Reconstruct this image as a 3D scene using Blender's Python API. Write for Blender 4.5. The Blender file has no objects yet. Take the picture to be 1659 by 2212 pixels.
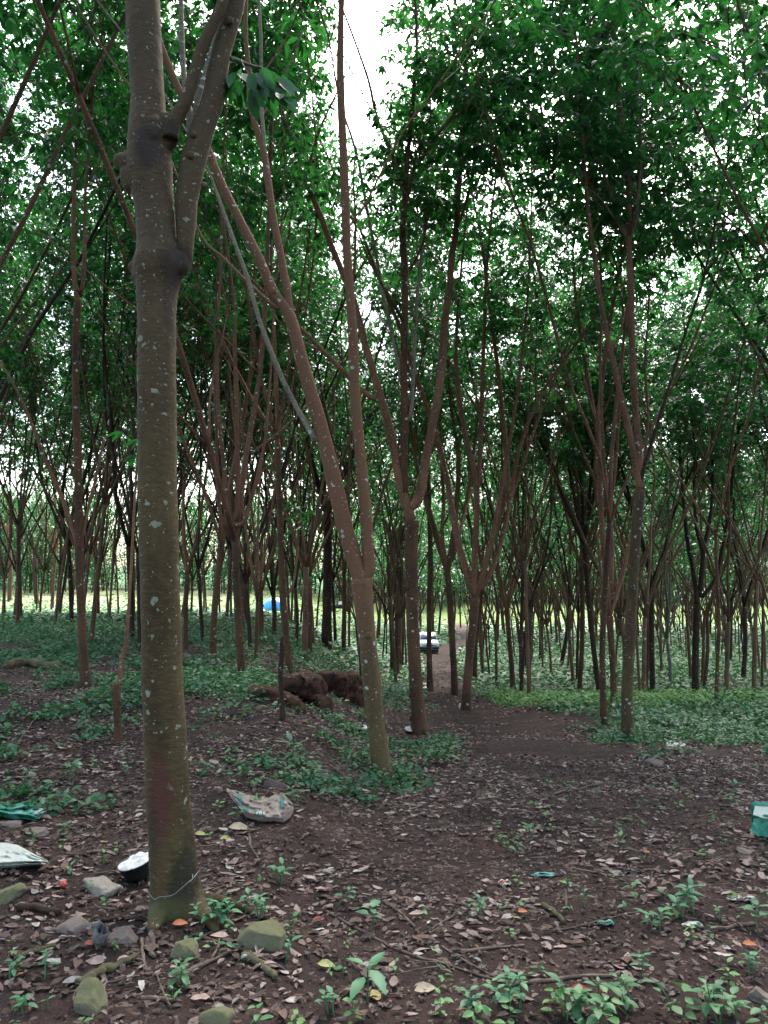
import bpy, bmesh, math, random
import numpy as np
from mathutils import Vector

RS = np.random.RandomState
PI = math.pi
sc = bpy.context.scene
COL = sc.collection

# ------------------------------------------------------------------ camera model (photo measured on a 1659 x 2212 grid)
FPX, CU, CV, HOR = 1736.0, 829.5, 1106.0, 1250.0
CAMZ = 1.55
PITCH = math.atan((HOR - CV) / FPX)
cp, sp = math.cos(PITCH), math.sin(PITCH)


def ray(u, v):
    a, b = (u - CU) / FPX, -(v - CV) / FPX
    return np.array([a, cp - b * sp, sp + b * cp])


def at_depth(u, v, Y):
    d = ray(u, v)
    return np.array([0, 0, CAMZ]) + d * (Y / d[1])


def project(p):
    x, y, z = p[0], p[1], p[2] - CAMZ
    f = y * cp + z * sp
    b = -y * sp + z * cp
    return CU + FPX * x / f, CV - FPX * b / f


# ------------------------------------------------------------------ terrain
LY = np.array([-40, 0, 5, 9, 11, 16, 28, 50, 90, 150, 250, 600])
LZ = np.array([0.3, 0, .06, .22, .12, -.05, -.15, -.8, -1.9, -.8, 2.0, 9.0])
CY = np.array([-40, 0, 5, 8, 12.4, 20, 29, 45, 71, 100, 150, 200, 300, 600])
CZ = np.array([0.3, 0, -.06, -.38, -.9, -1.5, -2.4, -3.6, -5.05, -4.9, -3.4, -1.6, 1.5, 9.0])


def smooth(a, b, t):
    t = np.clip((t - a) / (b - a), 0, 1)
    return t * t * (3 - 2 * t)


def _pchip(x, X, Z):
    # monotone-ish cubic hermite
    m = np.gradient(Z, X)
    x = np.clip(x, X[0], X[-1])
    i = np.clip(np.searchsorted(X, x) - 1, 0, len(X) - 2)
    h = X[i + 1] - X[i]
    t = (x - X[i]) / h
    return ((2 * t**3 - 3 * t**2 + 1) * Z[i] + (t**3 - 2 * t**2 + t) * h * m[i] + (-2 * t**3 + 3 * t**2) * Z[i + 1] + (t**3 - t**2) * h * m[i + 1])


def hgt(x, y):
    x = np.asarray(x, float)
    y = np.asarray(y, float)
    q = x / np.maximum(y, 3.0)
    k = smooth(-.16, .03, q)
    z = _pchip(y, LY, LZ) * (1 - k) + _pchip(y, CY, CZ) * k
    a = .020 + .02 * smooth(10, 40, y)
    z = z + a * (np.sin(1.7 * x + 1.3 * np.sin(.9 * y)) + np.sin(2.3 * y + 1.1 * np.sin(1.6 * x + 2))) * .6
    z = z + .008 * (np.sin(7.1 * x + 2 * np.sin(3.3 * y)) + np.sin(8.3 * y + 2.2 * np.sin(4.1 * x)))
    # low bank along the right of the track, hollow behind it
    qq = smooth(.10, .2, q)
    z = z + qq * (.22 * np.exp(-((y - 16.5) / 2.2) ** 2) - .30 * np.exp(-((y - 26) / 5.0) ** 2))
    return z


def ground_at(u, v):
    d = ray(u, v)
    lo = 1.5
    t = lo
    prev = t
    while t < 600:
        p = np.array([0, 0, CAMZ]) + d * t
        if p[2] < float(hgt(p[0], p[1])):
            a, b = prev, t
            for _ in range(30):
                m = (a + b) / 2
                p = np.array([0, 0, CAMZ]) + d * m
                if p[2] < float(hgt(p[0], p[1])):
                    b = m
                else:
                    a = m
            return np.array([0, 0, CAMZ]) + d * b
        prev = t
        t *= 1.02
    return np.array([0, 0, CAMZ]) + d * 300


PATH_Y = np.array([-10, 0, 4, 8, 11, 16, 20, 26, 40, 60, 71, 80, 90])
PATH_X = np.array([.6, .7, 1.1, 1.75, 2.1, 2.15, 2.0, 2.05, 2.9, 4.1, 4.65, 6.5, 10.0])


def path_x(y):
    return np.interp(y, PATH_Y, PATH_X)


def path_w(y):
    return np.interp(y, [0, 4, 9, 14, 18, 26, 90], [1.6, 1.6, 1.15, 1.0, .85, .95, 1.6])


# ------------------------------------------------------------------ noise
def _hash(ix, iy, iz):
    n = (ix * 374761393 + iy * 668265263 + iz * 2147483647 + 1013904223) & 0xFFFFFFFF
    n = ((n ^ (n >> 13)) * 1274126177) & 0xFFFFFFFF
    n = n ^ (n >> 16)
    return (n & 0xFFFFFF) / float(0xFFFFFF)


def vnoise(P):
    P = np.asarray(P, float)
    I = np.floor(P).astype(np.int64)
    F = P - I
    F = F * F * (3 - 2 * F)
    r = 0
    for dx in (0, 1):
        for dy in (0, 1):
            for dz in (0, 1):
                w = (F[:, 0] if dx else 1 - F[:, 0]) * (F[:, 1] if dy else 1 - F[:, 1]) * (F[:, 2] if dz else 1 - F[:, 2])
                r = r + w * _hash(I[:, 0] + dx, I[:, 1] + dy, I[:, 2] + dz)
    return r * 2 - 1


def fbm(P, o=3):
    r, a, s = 0, 1.0, 1.0
    P = np.asarray(P, float)
    for k in range(o):
        r = r + a * vnoise(P * s + 17.3 * k)
        a *= .5
        s *= 2.03
    return r


def norm(a):
    return a / np.maximum(np.linalg.norm(a, axis=-1, keepdims=True), 1e-9)


# ------------------------------------------------------------------ mesh building
class Geo:
    def __init__(s):
        s.V, s.Q, s.T, s.qm, s.tm, s.C = [], [], [], [], [], []
        s.n = 0

    def add(s, V, Q=None, T=None, mat=0, col=None):
        V = np.asarray(V, float).reshape(-1, 3)
        if Q is not None and len(Q):
            Q = np.asarray(Q, np.int64).reshape(-1, 4)
            s.Q.append(Q + s.n)
            s.qm.append(np.full(len(Q), mat))
        if T is not None and len(T):
            T = np.asarray(T, np.int64).reshape(-1, 3)
            s.T.append(T + s.n)
            s.tm.append(np.full(len(T), mat))
        s.V.append(V)
        if col is None:
            col = np.full((len(V), 3), .5)
        col = np.asarray(col, float)
        if col.ndim == 1:
            col = np.tile(col, (len(V), 1))
        s.C.append(col)
        s.n += len(V)

    def mesh(s, name, mats, shade=True):
        me = bpy.data.meshes.new(name)
        V = np.concatenate(s.V)
        Q = np.concatenate(s.Q) if s.Q else np.zeros((0, 4), np.int64)
        T = np.concatenate(s.T) if s.T else np.zeros((0, 3), np.int64)
        nq, nt = len(Q), len(T)
        me.vertices.add(len(V))
        me.vertices.foreach_set('co', V.astype(np.float32).ravel())
        me.loops.add(nq * 4 + nt * 3)
        me.loops.foreach_set('vertex_index', np.concatenate([Q.ravel(), T.ravel()]).astype(np.int32))
        me.polygons.add(nq + nt)
        me.polygons.foreach_set('loop_start', np.concatenate([np.arange(nq) * 4, nq * 4 + np.arange(nt) * 3]).astype(np.int32))
        mi = np.concatenate((s.qm if s.qm else []) + (s.tm if s.tm else [])).astype(np.int32)
        me.polygons.foreach_set('material_index', mi)
        me.polygons.foreach_set('use_smooth', np.full(nq + nt, shade))
        a = me.attributes.new('Col', 'FLOAT_COLOR', 'POINT')
        C = np.concatenate(s.C)
        a.data.foreach_set('color', np.concatenate([C, np.ones((len(C), 1))], 1).astype(np.float32).ravel())
        me.update(calc_edges=True)
        me.validate()
        for m in (mats if isinstance(mats, (list, tuple)) else [mats]):
            me.materials.append(m)
        return me

    def obj(s, name, mats, parent=None, shade=True):
        return link(name, s.mesh(name, mats, shade), parent)


def link(name, me, parent=None):
    o = bpy.data.objects.new(name, me)
    COL.objects.link(o)
    if parent is not None:
        o.parent = parent
    return o


def thing(name, label, cat, loc=(0, 0, 0), group=None):
    o = bpy.data.objects.new(name, None)
    COL.objects.link(o)
    o.location = loc
    o.empty_display_size = .1
    return tag(o, label, cat, group)


def tag(o, label=None, cat=None, group=None, kind=None):
    if label:
        o['label'] = label
    if cat:
        o['category'] = cat
    if group:
        o['group'] = group
    if kind:
        o['kind'] = kind
    return o


def catmull(P, k):
    P = np.asarray(P, float)
    if len(P) < 3 or k <= 1:
        return P
    E = np.concatenate([[2 * P[0] - P[1]], P, [2 * P[-1] - P[-2]]])
    out = []
    for i in range(1, len(E) - 2):
        p0, p1, p2, p3 = E[i - 1], E[i], E[i + 1], E[i + 2]
        for t in np.arange(k) / k:
            out.append(.5 * (2 * p1 + (p2 - p0) * t + (2 * p0 - 5 * p1 + 4 * p2 - p3) * t**2 + (3 * p1 - p0 - 3 * p2 + p3) * t**3))
    out.append(P[-1])
    return np.array(out)


def tube(P, R, n=8, k=3, bump=0., seed=0, caps=True):
    PR = catmull(np.column_stack([P, R]), k)
    P, R = PR[:, :3], np.maximum(PR[:, 3], .0008)
    m = len(P)
    T = norm(np.gradient(P, axis=0))
    ref = np.array([1., 0, 0]) if abs(T[0][0]) < .8 else np.array([0, 1., 0])
    N = norm(ref - T[0] * T[0].dot(ref))
    V = np.zeros((m, n, 3))
    ang = np.arange(n) * 2 * PI / n
    for i in range(m):
        N = norm(N - T[i] * T[i].dot(N))
        B = np.cross(T[i], N)
        V[i] = P[i] + R[i] * (np.cos(ang)[:, None] * N + np.sin(ang)[:, None] * B)
    if bump:
        W = V.reshape(-1, 3)
        nz = fbm(W / np.maximum(np.repeat(R, n)[:, None], .01) * np.array([.8, .8, .35]) + seed, 2)
        V = P[:, None, :] + (V - P[:, None, :]) * (1 + bump * nz.reshape(m, n, 1))
    V = V.reshape(-1, 3)
    i = np.arange(m - 1)[:, None] * n
    j = np.arange(n)[None]
    j2 = (j + 1) % n
    Q = np.stack([i + j, i + j2, i + n + j2, i + n + j], -1).reshape(-1, 4)
    Tr = []
    if caps:
        V = np.concatenate([V, [P[0]], [P[-1]]])
        c0, c1 = m * n, m * n + 1
        for a in range(n):
            Tr.append((c0, (a + 1) % n, a))
            Tr.append((c1, (m - 1) * n + a, (m - 1) * n + (a + 1) % n))
    return V, Q, np.array(Tr, np.int64).reshape(-1, 3)


def leaf_frame(D, Nn):
    D = norm(D)
    Nn = norm(Nn - D * np.sum(Nn * D, 1, keepdims=True))
    return D, Nn, np.cross(D, Nn)


def leaf4(P, D, Nn, L, W):
    D, Nn, S = leaf_frame(D, Nn)
    L, W = L[:, None], W[:, None]
    V = np.stack([P, P + D * L * .5 + S * W * .5, P + D * L - Nn * L * .08, P + D * L * .5 - S * W * .5], 1)
    n = len(P)
    return V.reshape(-1, 3), (np.arange(n)[:, None] * 4 + np.arange(4)[None])


def leaf6(P, D, Nn, L, W, fold=.25):
    D, Nn, S = leaf_frame(D, Nn)
    L, W = L[:, None], W[:, None]
    up = Nn * W * fold
    V = np.stack([P, P + D * L * .33 + S * W * .46 + up, P + D * L * .68 + S * W * .42 + up * .8 - Nn * L * .03, P + D * L - Nn * L * .12,
                  P + D * L * .68 - S * W * .42 + up * .8 - Nn * L * .03, P + D * L * .33 - S * W * .46 + up], 1)
    n = len(P)
    Q = (np.arange(n)[:, None, None] * 6 + np.array([[0, 1, 2, 3], [3, 4, 5, 0]])[None]).reshape(-1, 4)
    return V.reshape(-1, 3), Q


def leaf11(P, D, Nn, L, W, fold, curl, wav=0., rng=None):
    # outline: base,l1,l2,l3,tip,r3,r2,r1 ; midrib m1,m2,m3
    D, Nn, S = leaf_frame(D, Nn)
    n = len(P)
    L, W = L[:, None], W[:, None]
    fold, curl = np.broadcast_to(fold, (n,))[:, None], np.broadcast_to(curl, (n,))[:, None]
    t = [0, .22, .5, .78, 1.0]
    w = [0, .40, .5, .30, 0]
    mid = [P + D * L * a - Nn * L * curl * a * a for a in t]
    j = (lambda: (rng.rand(n, 1) - .5) * wav) if rng is not None else (lambda: 0)
    lf = [mid[i] + S * W * w[i] + Nn * W * (fold * w[i] * 2 + j()) for i in (1, 2, 3)]
    rt = [mid[i] - S * W * w[i] + Nn * W * (fold * w[i] * 2 + j()) for i in (1, 2, 3)]
    V = np.stack([mid[0], lf[0], lf[1], lf[2], mid[4], rt[2], rt[1], rt[0], mid[1], mid[2], mid[3]], 1)
    b = np.arange(n)[:, None, None] * 11
    Q = (b + np.array([[1, 2, 9, 8], [2, 3, 10, 9], [8, 9, 6, 7], [9, 10, 5, 6]])[None]).reshape(-1, 4)
    T = (b + np.array([[0, 1, 8], [3, 4, 10], [0, 8, 7], [10, 4, 5]])[None]).reshape(-1, 3)
    return V.reshape(-1, 3), Q, T


# ------------------------------------------------------------------ materials
def new_mat(name):
    m = bpy.data.materials.new(name)
    m.use_nodes = True
    nt = m.node_tree
    nt.nodes.clear()
    return m, nt


class NT:
    def __init__(s, nt):
        s.nt = nt
        s.out = s('ShaderNodeOutputMaterial')

    def __call__(s, typ, **kw):
        n = s.nt.nodes.new(typ)
        for k, v in kw.items():
            if hasattr(n, k):
                setattr(n, k, v)
            else:
                n.inputs[k].default_value = v
        return n

    def l(s, a, b):
        s.nt.links.new(a, b)

    def mix(s, fac, a, b, typ='MIX'):
        n = s.nt.nodes.new('ShaderNodeMix')
        n.data_type = 'RGBA'
        n.blend_type = typ
        for i, x in ((0, fac), (6, a), (7, b)):
            if hasattr(x, 'is_linked'):
                s.l(x, n.inputs[i])
            elif isinstance(x, (int, float)):
                n.inputs[i].default_value = x
            else:
                n.inputs[i].default_value = (*x, 1)
        return n.outputs[2]

    def math(s, op, a, b=0., c=None):
        n = s.nt.nodes.new('ShaderNodeMath')
        n.operation = op
        for i, x in enumerate((a, b, c)):
            if x is None:
                continue
            if hasattr(x, 'is_linked'):
                s.l(x, n.inputs[i])
            else:
                n.inputs[i].default_value = x
        return n.outputs[0]

    def ramp(s, fac, stops, interp='LINEAR'):
        n = s.nt.nodes.new('ShaderNodeValToRGB')
        r = n.color_ramp
        r.interpolation = interp
        while len(r.elements) < len(stops):
            r.elements.new(.5)
        for e, (p, c) in zip(r.elements, stops):
            e.position = p
            e.color = (*c, 1) if not isinstance(c, (int, float)) else (c, c, c, 1)
        s.l(fac, n.inputs[0])
        return n.outputs[0]

    def noise(s, vec, scale, detail=3, rough=.55, w=None):
        n = s('ShaderNodeTexNoise')
        n.inputs['Scale'].default_value = scale
        n.inputs['Detail'].default_value = detail
        n.inputs['Roughness'].default_value = rough
        s.l(vec, n.inputs['Vector'])
        return n

    def voro(s, vec, scale, feature='F1', rnd=1.):
        n = s('ShaderNodeTexVoronoi')
        n.feature = feature
        n.inputs['Scale'].default_value = scale
        n.inputs['Randomness'].default_value = rnd
        s.l(vec, n.inputs['Vector'])
        return n

    def mapping(s, vec, scale=(1, 1, 1), loc=(0, 0, 0), rot=(0, 0, 0)):
        n = s('ShaderNodeMapping')
        n.inputs['Scale'].default_value = scale
        n.inputs['Location'].default_value = loc
        n.inputs['Rotation'].default_value = rot
        s.l(vec, n.inputs['Vector'])
        return n.outputs[0]

    def bsdf(s, col, rough=.8, spec=.3, bump=None, bstr=.3, bdist=.02):
        b = s('ShaderNodeBsdfPrincipled')
        if hasattr(col, 'is_linked'):
            s.l(col, b.inputs['Base Color'])
        else:
            b.inputs['Base Color'].default_value = (*col, 1)
        if hasattr(rough, 'is_linked'):
            s.l(rough, b.inputs['Roughness'])
        else:
            b.inputs['Roughness'].default_value = rough
        b.inputs['Specular IOR Level'].default_value = spec
        if bump is not None:
            bp = s('ShaderNodeBump')
            bp.inputs['Strength'].default_value = bstr
            bp.inputs['Distance'].default_value = bdist
            s.l(bump, bp.inputs['Height'])
            s.l(bp.outputs[0], b.inputs['Normal'])
        return b


def mat_plain(name, col, rough=.6, spec=.3, noise=.25, scale=20, metal=0.):
    m, nt = new_mat(name)
    n = NT(nt)
    tc = n('ShaderNodeTexCoord')
    nz = n.noise(tc.outputs['Object'], scale)
    c = n.mix(nz.outputs['Fac'], tuple(x * (1 - noise) for x in col), tuple(min(1, x * (1 + noise)) for x in col))
    b = n.bsdf(c, rough, spec, nz.outputs['Fac'], .15, .01)
    b.inputs['Metallic'].default_value = metal
    n.l(b.outputs[0], n.out.inputs[0])
    return m


def mat_bark(name, base, dark, pale, lichen=.5, lscale=9., special=None, ztint=None, lw=(.5, .56, .50), ring=.22):
    m, nt = new_mat(name)
    n = NT(nt)
    tc = n('ShaderNodeTexCoord')
    oi_ = n('ShaderNodeObjectInfo')
    wn_ = n('ShaderNodeTexWhiteNoise')
    n.l(oi_.outputs['Location'], wn_.inputs['Vector'])
    oi = type('o', (), {'outputs': {'Random': wn_.outputs['Value']}})
    off = n('ShaderNodeVectorMath', operation='ADD')
    cx = n('ShaderNodeCombineXYZ')
    sc_ = n.math('MULTIPLY', oi.outputs['Random'], 37.)
    n.l(sc_, cx.inputs[0])
    n.l(sc_, cx.inputs[1])
    n.l(tc.outputs['Object'], off.inputs[0])
    n.l(cx.outputs[0], off.inputs[1])
    v = off.outputs[0]
    big = n.noise(n.mapping(v, (1, 1, .35)), 5, 4)
    fine = n.noise(n.mapping(v, (1, 1, 2.2)), 26, 5, .65)
    ringv = n.noise(n.mapping(v, (1.5, 1.5, 14)), 6, 3)
    c = n.mix(n.ramp(big.outputs['Fac'], [(.35, 0), (.68, 1)]), dark, base)
    c = n.mix(n.math('MULTIPLY', n.ramp(fine.outputs['Fac'], [(.45, 0), (.75, 1)]), .55), c, pale)
    c = n.mix(n.math('MULTIPLY', n.ramp(ringv.outputs['Fac'], [(.58, 0), (.75, 1)]), ring), c, tuple(x * .5 for x in dark))
    # overall tone differs from tree to tree
    c = n.mix(.55, c, n.mix(oi.outputs['Random'], (.62, .58, .58), (1.3, 1.22, 1.1)), 'MULTIPLY')
    if ztint:
        sx = n('ShaderNodeSeparateXYZ')
        n.l(tc.outputs['Object'], sx.inputs[0])
        f = n.math('MULTIPLY', n.ramp(n.math('MULTIPLY', n.math('ADD', sx.outputs[2], n.math('MULTIPLY', big.outputs['Fac'], .8)), .2), [(ztint[0], 0), (ztint[1], 1)]), .8)
        c = n.mix(f, c, n.mix(fine.outputs['Fac'], ztint[2], ztint[3]))
    h = n.math('ADD', n.math('MULTIPLY', fine.outputs['Fac'], .8), n.math('MULTIPLY', ringv.outputs['Fac'], ring * 1.5))
    if lichen > 0:
        wn = n.noise(v, 30, 3)
        vm = n('ShaderNodeVectorMath', operation='MULTIPLY_ADD')
        n.l(wn.outputs['Color'], vm.inputs[0])
        vm.inputs[1].default_value = (.05, .05, .05)
        n.l(v, vm.inputs[2])
        acc = None
        for s_, th in ((lscale * .55, .19), (lscale, .25), (lscale * 2.4, .26)):
            vo = n.voro(n.mapping(vm.outputs[0], (1, 1, 1.15)), s_)
            dens = n.noise(v, s_ * .22, 2)
            sel = n('ShaderNodeSeparateColor')
            n.l(vo.outputs['Color'], sel.inputs[0])
            r = n.math('MULTIPLY', sel.outputs[0], th)
            k = n.math('MULTIPLY', n.math('LESS_THAN', vo.outputs['Distance'], r), n.math('LESS_THAN', sel.outputs[1], n.math('MULTIPLY', n.ramp(dens.outputs['Fac'], [(.3, .3), (.6, 1)]), lichen)))
            acc = k if acc is None else n.math('MAXIMUM', acc, k)
        lc = n.mix(wn.outputs['Fac'], tuple(x * .55 for x in lw), lw)
        c = n.mix(n.math('MULTIPLY', acc, n.math('ADD', n.math('MULTIPLY', wn.outputs['Fac'], .7), .35)), c, lc)
        h = n.math('ADD', h, n.math('MULTIPLY', acc, .5))
    if special:
        for (p, rad, colr, amt) in special:
            d = n('ShaderNodeVectorMath', operation='SUBTRACT')
            n.l(tc.outputs['Object'], d.inputs[0])
            d.inputs[1].default_value = p
            s2 = n('ShaderNodeVectorMath', operation='DIVIDE')
            n.l(d.outputs[0], s2.inputs[0])
            s2.inputs[1].default_value = rad
            ln = n('ShaderNodeVectorMath', operation='LENGTH')
            n.l(s2.outputs[0], ln.inputs[0])
            e = n.math('ADD', ln.outputs['Value'], n.math('MULTIPLY', n.math('SUBTRACT', big.outputs['Fac'], .5), 1.2))
            e = n.math('ADD', e, n.math('MULTIPLY', n.math('SUBTRACT', fine.outputs['Fac'], .5), .7))
            c = n.mix(n.math('MULTIPLY', n.ramp(e, [(.6, 1), (1., 0)]), amt), c, colr)
    b = n.bsdf(c, .85, .2, h, .8, .011)
    n.l(b.outputs[0], n.out.inputs[0])
    return m


def mat_leaf(name, dark, light, trans, spec=.5, rough=.36, tw=.35):
    m, nt = new_mat(name)
    n = NT(nt)
    at = n('ShaderNodeAttribute', attribute_name='Col')
    se = n('ShaderNodeSeparateColor')
    n.l(at.outputs['Color'], se.inputs[0])
    c = n.mix(se.outputs[0], dark, light)
    c = n.mix(n.math('MULTIPLY', se.outputs[2], .85), c, (.17, .29, .05))  # blue channel mixes in yellow-green; on the bank it paints sunlight
    # a few yellowed and orange leaves
    c = n.mix(n.math('GREATER_THAN', se.outputs[1], .5), c, n.mix(se.outputs[0], (.22, .16, .02), (.28, .10, .02)))
    b = n.bsdf(c, rough, spec)
    t = n('ShaderNodeBsdfTranslucent')
    tcol = n.mix(se.outputs[0], tuple(x * .6 for x in trans), trans)
    n.l(tcol, t.inputs[0])
    ms = n('ShaderNodeMixShader')
    ms.inputs[0].default_value = tw
    n.l(b.outputs[0], ms.inputs[1])
    n.l(t.outputs[0], ms.inputs[2])
    n.l(ms.outputs[0], n.out.inputs[0])
    return m


def mat_attr(name, rough=.8, spec=.2, tw=0., noise=True):
    m, nt = new_mat(name)
    n = NT(nt)
    at = n('ShaderNodeAttribute', attribute_name='Col')
    c = at.outputs['Color']
    if noise:
        tc = n('ShaderNodeTexCoord')
        nz = n.noise(tc.outputs['Object'], 45, 3)
        c = n.mix(.5, c, n.ramp(nz.outputs['Fac'], [(.3, .4), (.7, 1.5)]), 'MULTIPLY')
    b = n.bsdf(c, rough, spec)
    if tw:
        t = n('ShaderNodeBsdfTranslucent')
        n.l(c, t.inputs[0])
        ms = n('ShaderNodeMixShader')
        ms.inputs[0].default_value = tw
        n.l(b.outputs[0], ms.inputs[1])
        n.l(t.outputs[0], ms.inputs[2])
        n.l(ms.outputs[0], n.out.inputs[0])
    else:
        n.l(b.outputs[0], n.out.inputs[0])
    return m


def mat_ground(name, path=False):
    m, nt = new_mat(name)
    n = NT(nt)
    tc = n('ShaderNodeTexCoord')
    v = tc.outputs['Object']
    at = n('ShaderNodeAttribute', attribute_name='Col')
    se = n('ShaderNodeSeparateColor')
    n.l(at.outputs['Color'], se.inputs[0])
    n1 = n.noise(v, 1.3, 5, .6)
    n2 = n.noise(v, 22, 5, .7)
    n3 = n.noise(v, 90, 3, .7)
    soil = n.mix(n.ramp(n1.outputs['Fac'], [(.35, 0), (.68, 1)]), (.019, .0125, .0105), (.052, .031, .025))
    soil = n.mix(n.ramp(n2.outputs['Fac'], [(.3, 0), (.75, 1)]), n.mix(.5, soil, (.010, .0075, .007)), soil)
    soil = n.mix(n.math('MULTIPLY', n.ramp(n3.outputs['Fac'], [(.55, 0), (.75, 1)]), .5), soil, (.085, .06, .05))
    # reddish earth showing in places
    rd = n.noise(v, .55, 3)
    soil = n.mix(n.math('MULTIPLY', n.ramp(rd.outputs['Fac'], [(.58, 0), (.72, 1)]), .45), soil, (.10, .045, .03))
    # rotted leaf flecks
    wn = n.noise(v, 24, 3)
    vm = n('ShaderNodeVectorMath', operation='MULTIPLY_ADD')
    n.l(wn.outputs['Color'], vm.inputs[0])
    vm.inputs[1].default_value = (.16, .16, .0)
    n.l(v, vm.inputs[2])
    vo = n.voro(n.mapping(vm.outputs[0], (1, 1.0, .2)), 27)
    sv = n('ShaderNodeSeparateColor')
    n.l(vo.outputs['Color'], sv.inputs[0])
    fl = n.math('MULTIPLY', n.math('LESS_THAN', vo.outputs['Distance'], n.math('MULTIPLY', sv.outputs[1], .62)), n.math('GREATER_THAN', sv.outputs[0], .62 if path else .45))
    lit = n.mix(sv.outputs[2], (.04, .026, .02), (.16, .115, .09))
    c = n.mix(n.math('MULTIPLY', fl, .8), soil, lit)
    # low green growth
    g1 = n.noise(v, 3.2, 5, .7)
    g2 = n.noise(v, 14, 4, .7)
    gm = n.math('MULTIPLY', se.outputs[1], 1.0)
    gf = n.math('GREATER_THAN', n.math('ADD', gm, n.math('MULTIPLY', n.math('SUBTRACT', g2.outputs['Fac'], .5), 1.5)), .55)
    grn = n.mix(n.ramp(g1.outputs['Fac'], [(.35, 0), (.7, 1)]), (.022, .062, .028), (.07, .15, .05))
    grn = n.mix(n.math('MULTIPLY', n.ramp(g2.outputs['Fac'], [(.45, 0), (.7, 1)]), .6), grn, (.02, .05, .022))
    c = n.mix(gf, c, grn)
    # open dry grass of the clearing
    pos = n('ShaderNodeSeparateXYZ')
    n.l(v, pos.inputs[0])
    bare = n.ramp(n.math('ADD', n.math('MULTIPLY', pos.outputs[0], -.016), n.math('MULTIPLY', g1.outputs['Fac'], .3)), [(.42, 0), (.62, 1)])
    dry = n.mix(bare, n.mix(g2.outputs['Fac'], (.05, .085, .022), (.13, .175, .05)), n.mix(g2.outputs['Fac'], (.12, .16, .055), (.30, .30, .16)))
    c = n.mix(se.outputs[2], c, dry)
    h = n.math('ADD', n.math('MULTIPLY', n2.outputs['Fac'], 1.), n.math('MULTIPLY', n3.outputs['Fac'], .4))
    b = n.bsdf(c, .95, .12, h, .8, .02)
    n.l(b.outputs[0], n.out.inputs[0])
    return m


def mat_rock(name, base, moss=.0):
    m, nt = new_mat(name)
    n = NT(nt)
    tc = n('ShaderNodeTexCoord')
    v = tc.outputs['Object']
    n1 = n.noise(v, 7, 6, .65)
    n2 = n.noise(v, 45, 4, .7)
    c = n.mix(n1.outputs['Fac'], tuple(x * .55 for x in base), tuple(x * 1.35 for x in base))
    c = n.mix(n.math('MULTIPLY', n.ramp(n2.outputs['Fac'], [(.5, 0), (.75, 1)]), .45), c, tuple(x * .4 for x in base))
    if moss:
        g = n('ShaderNodeNewGeometry')
        sx = n('ShaderNodeSeparateXYZ')
        n.l(g.outputs['Normal'], sx.inputs[0])
        f = n.math('ADD', n.math('MULTIPLY', sx.outputs[2], .5), n.math('MULTIPLY', n1.outputs['Fac'], .9))
        f = n.math('MULTIPLY', n.ramp(f, [(.5, 0), (.75, 1)]), moss)
        c = n.mix(f, c, n.mix(n2.outputs['Fac'], (.045, .05, .020), (.12, .12, .055)))
    b = n.bsdf(c, .9, .2, n2.outputs['Fac'], .6, .01)
    n.l(b.outputs[0], n.out.inputs[0])
    return m


M = {}
M['ground'] = mat_ground('forest_floor')
M['path'] = mat_ground('trodden_earth', True)
M['bark'] = mat_bark('rubber_bark', (.086, .043, .023), (.032, .018, .011), (.13, .076, .046), .35, 11.)
M['bark_dark'] = mat_bark('dark_bark', (.044, .024, .014), (.016, .010, .008), (.07, .044, .032), .2, 11.)
M['bark_pale'] = mat_bark('pale_brown_bark', (.125, .072, .043), (.052, .029, .018), (.20, .13, .085), .4, 9.)
M['bark_two'] = mat_bark('two_toned_bark', (.085, .061, .028), (.040, .028, .016), (.13, .10, .055), .6, 13., None, (.26, .46, (.125, .055, .031), (.18, .092, .055)))
M['bark_limb_lit'] = mat_bark('lit_limb_bark', (.165, .083, .050), (.075, .038, .024), (.24, .145, .095), .45, 12.)  # paler limb bark, lightened further to paint the stronger light up there
M['bark_olive'] = mat_bark('olive_bark', (.085, .062, .028), (.04, .028, .016), (.125, .095, .05), .5, 11.)
M['bark_grey'] = mat_bark('lichen_bark', (.17, .145, .11), (.085, .07, .052), (.30, .29, .24), .9, 14.)
M['wood_rot'] = mat_bark('rotten_wood', (.095, .042, .026), (.028, .014, .012), (.17, .09, .055), 0)
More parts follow.
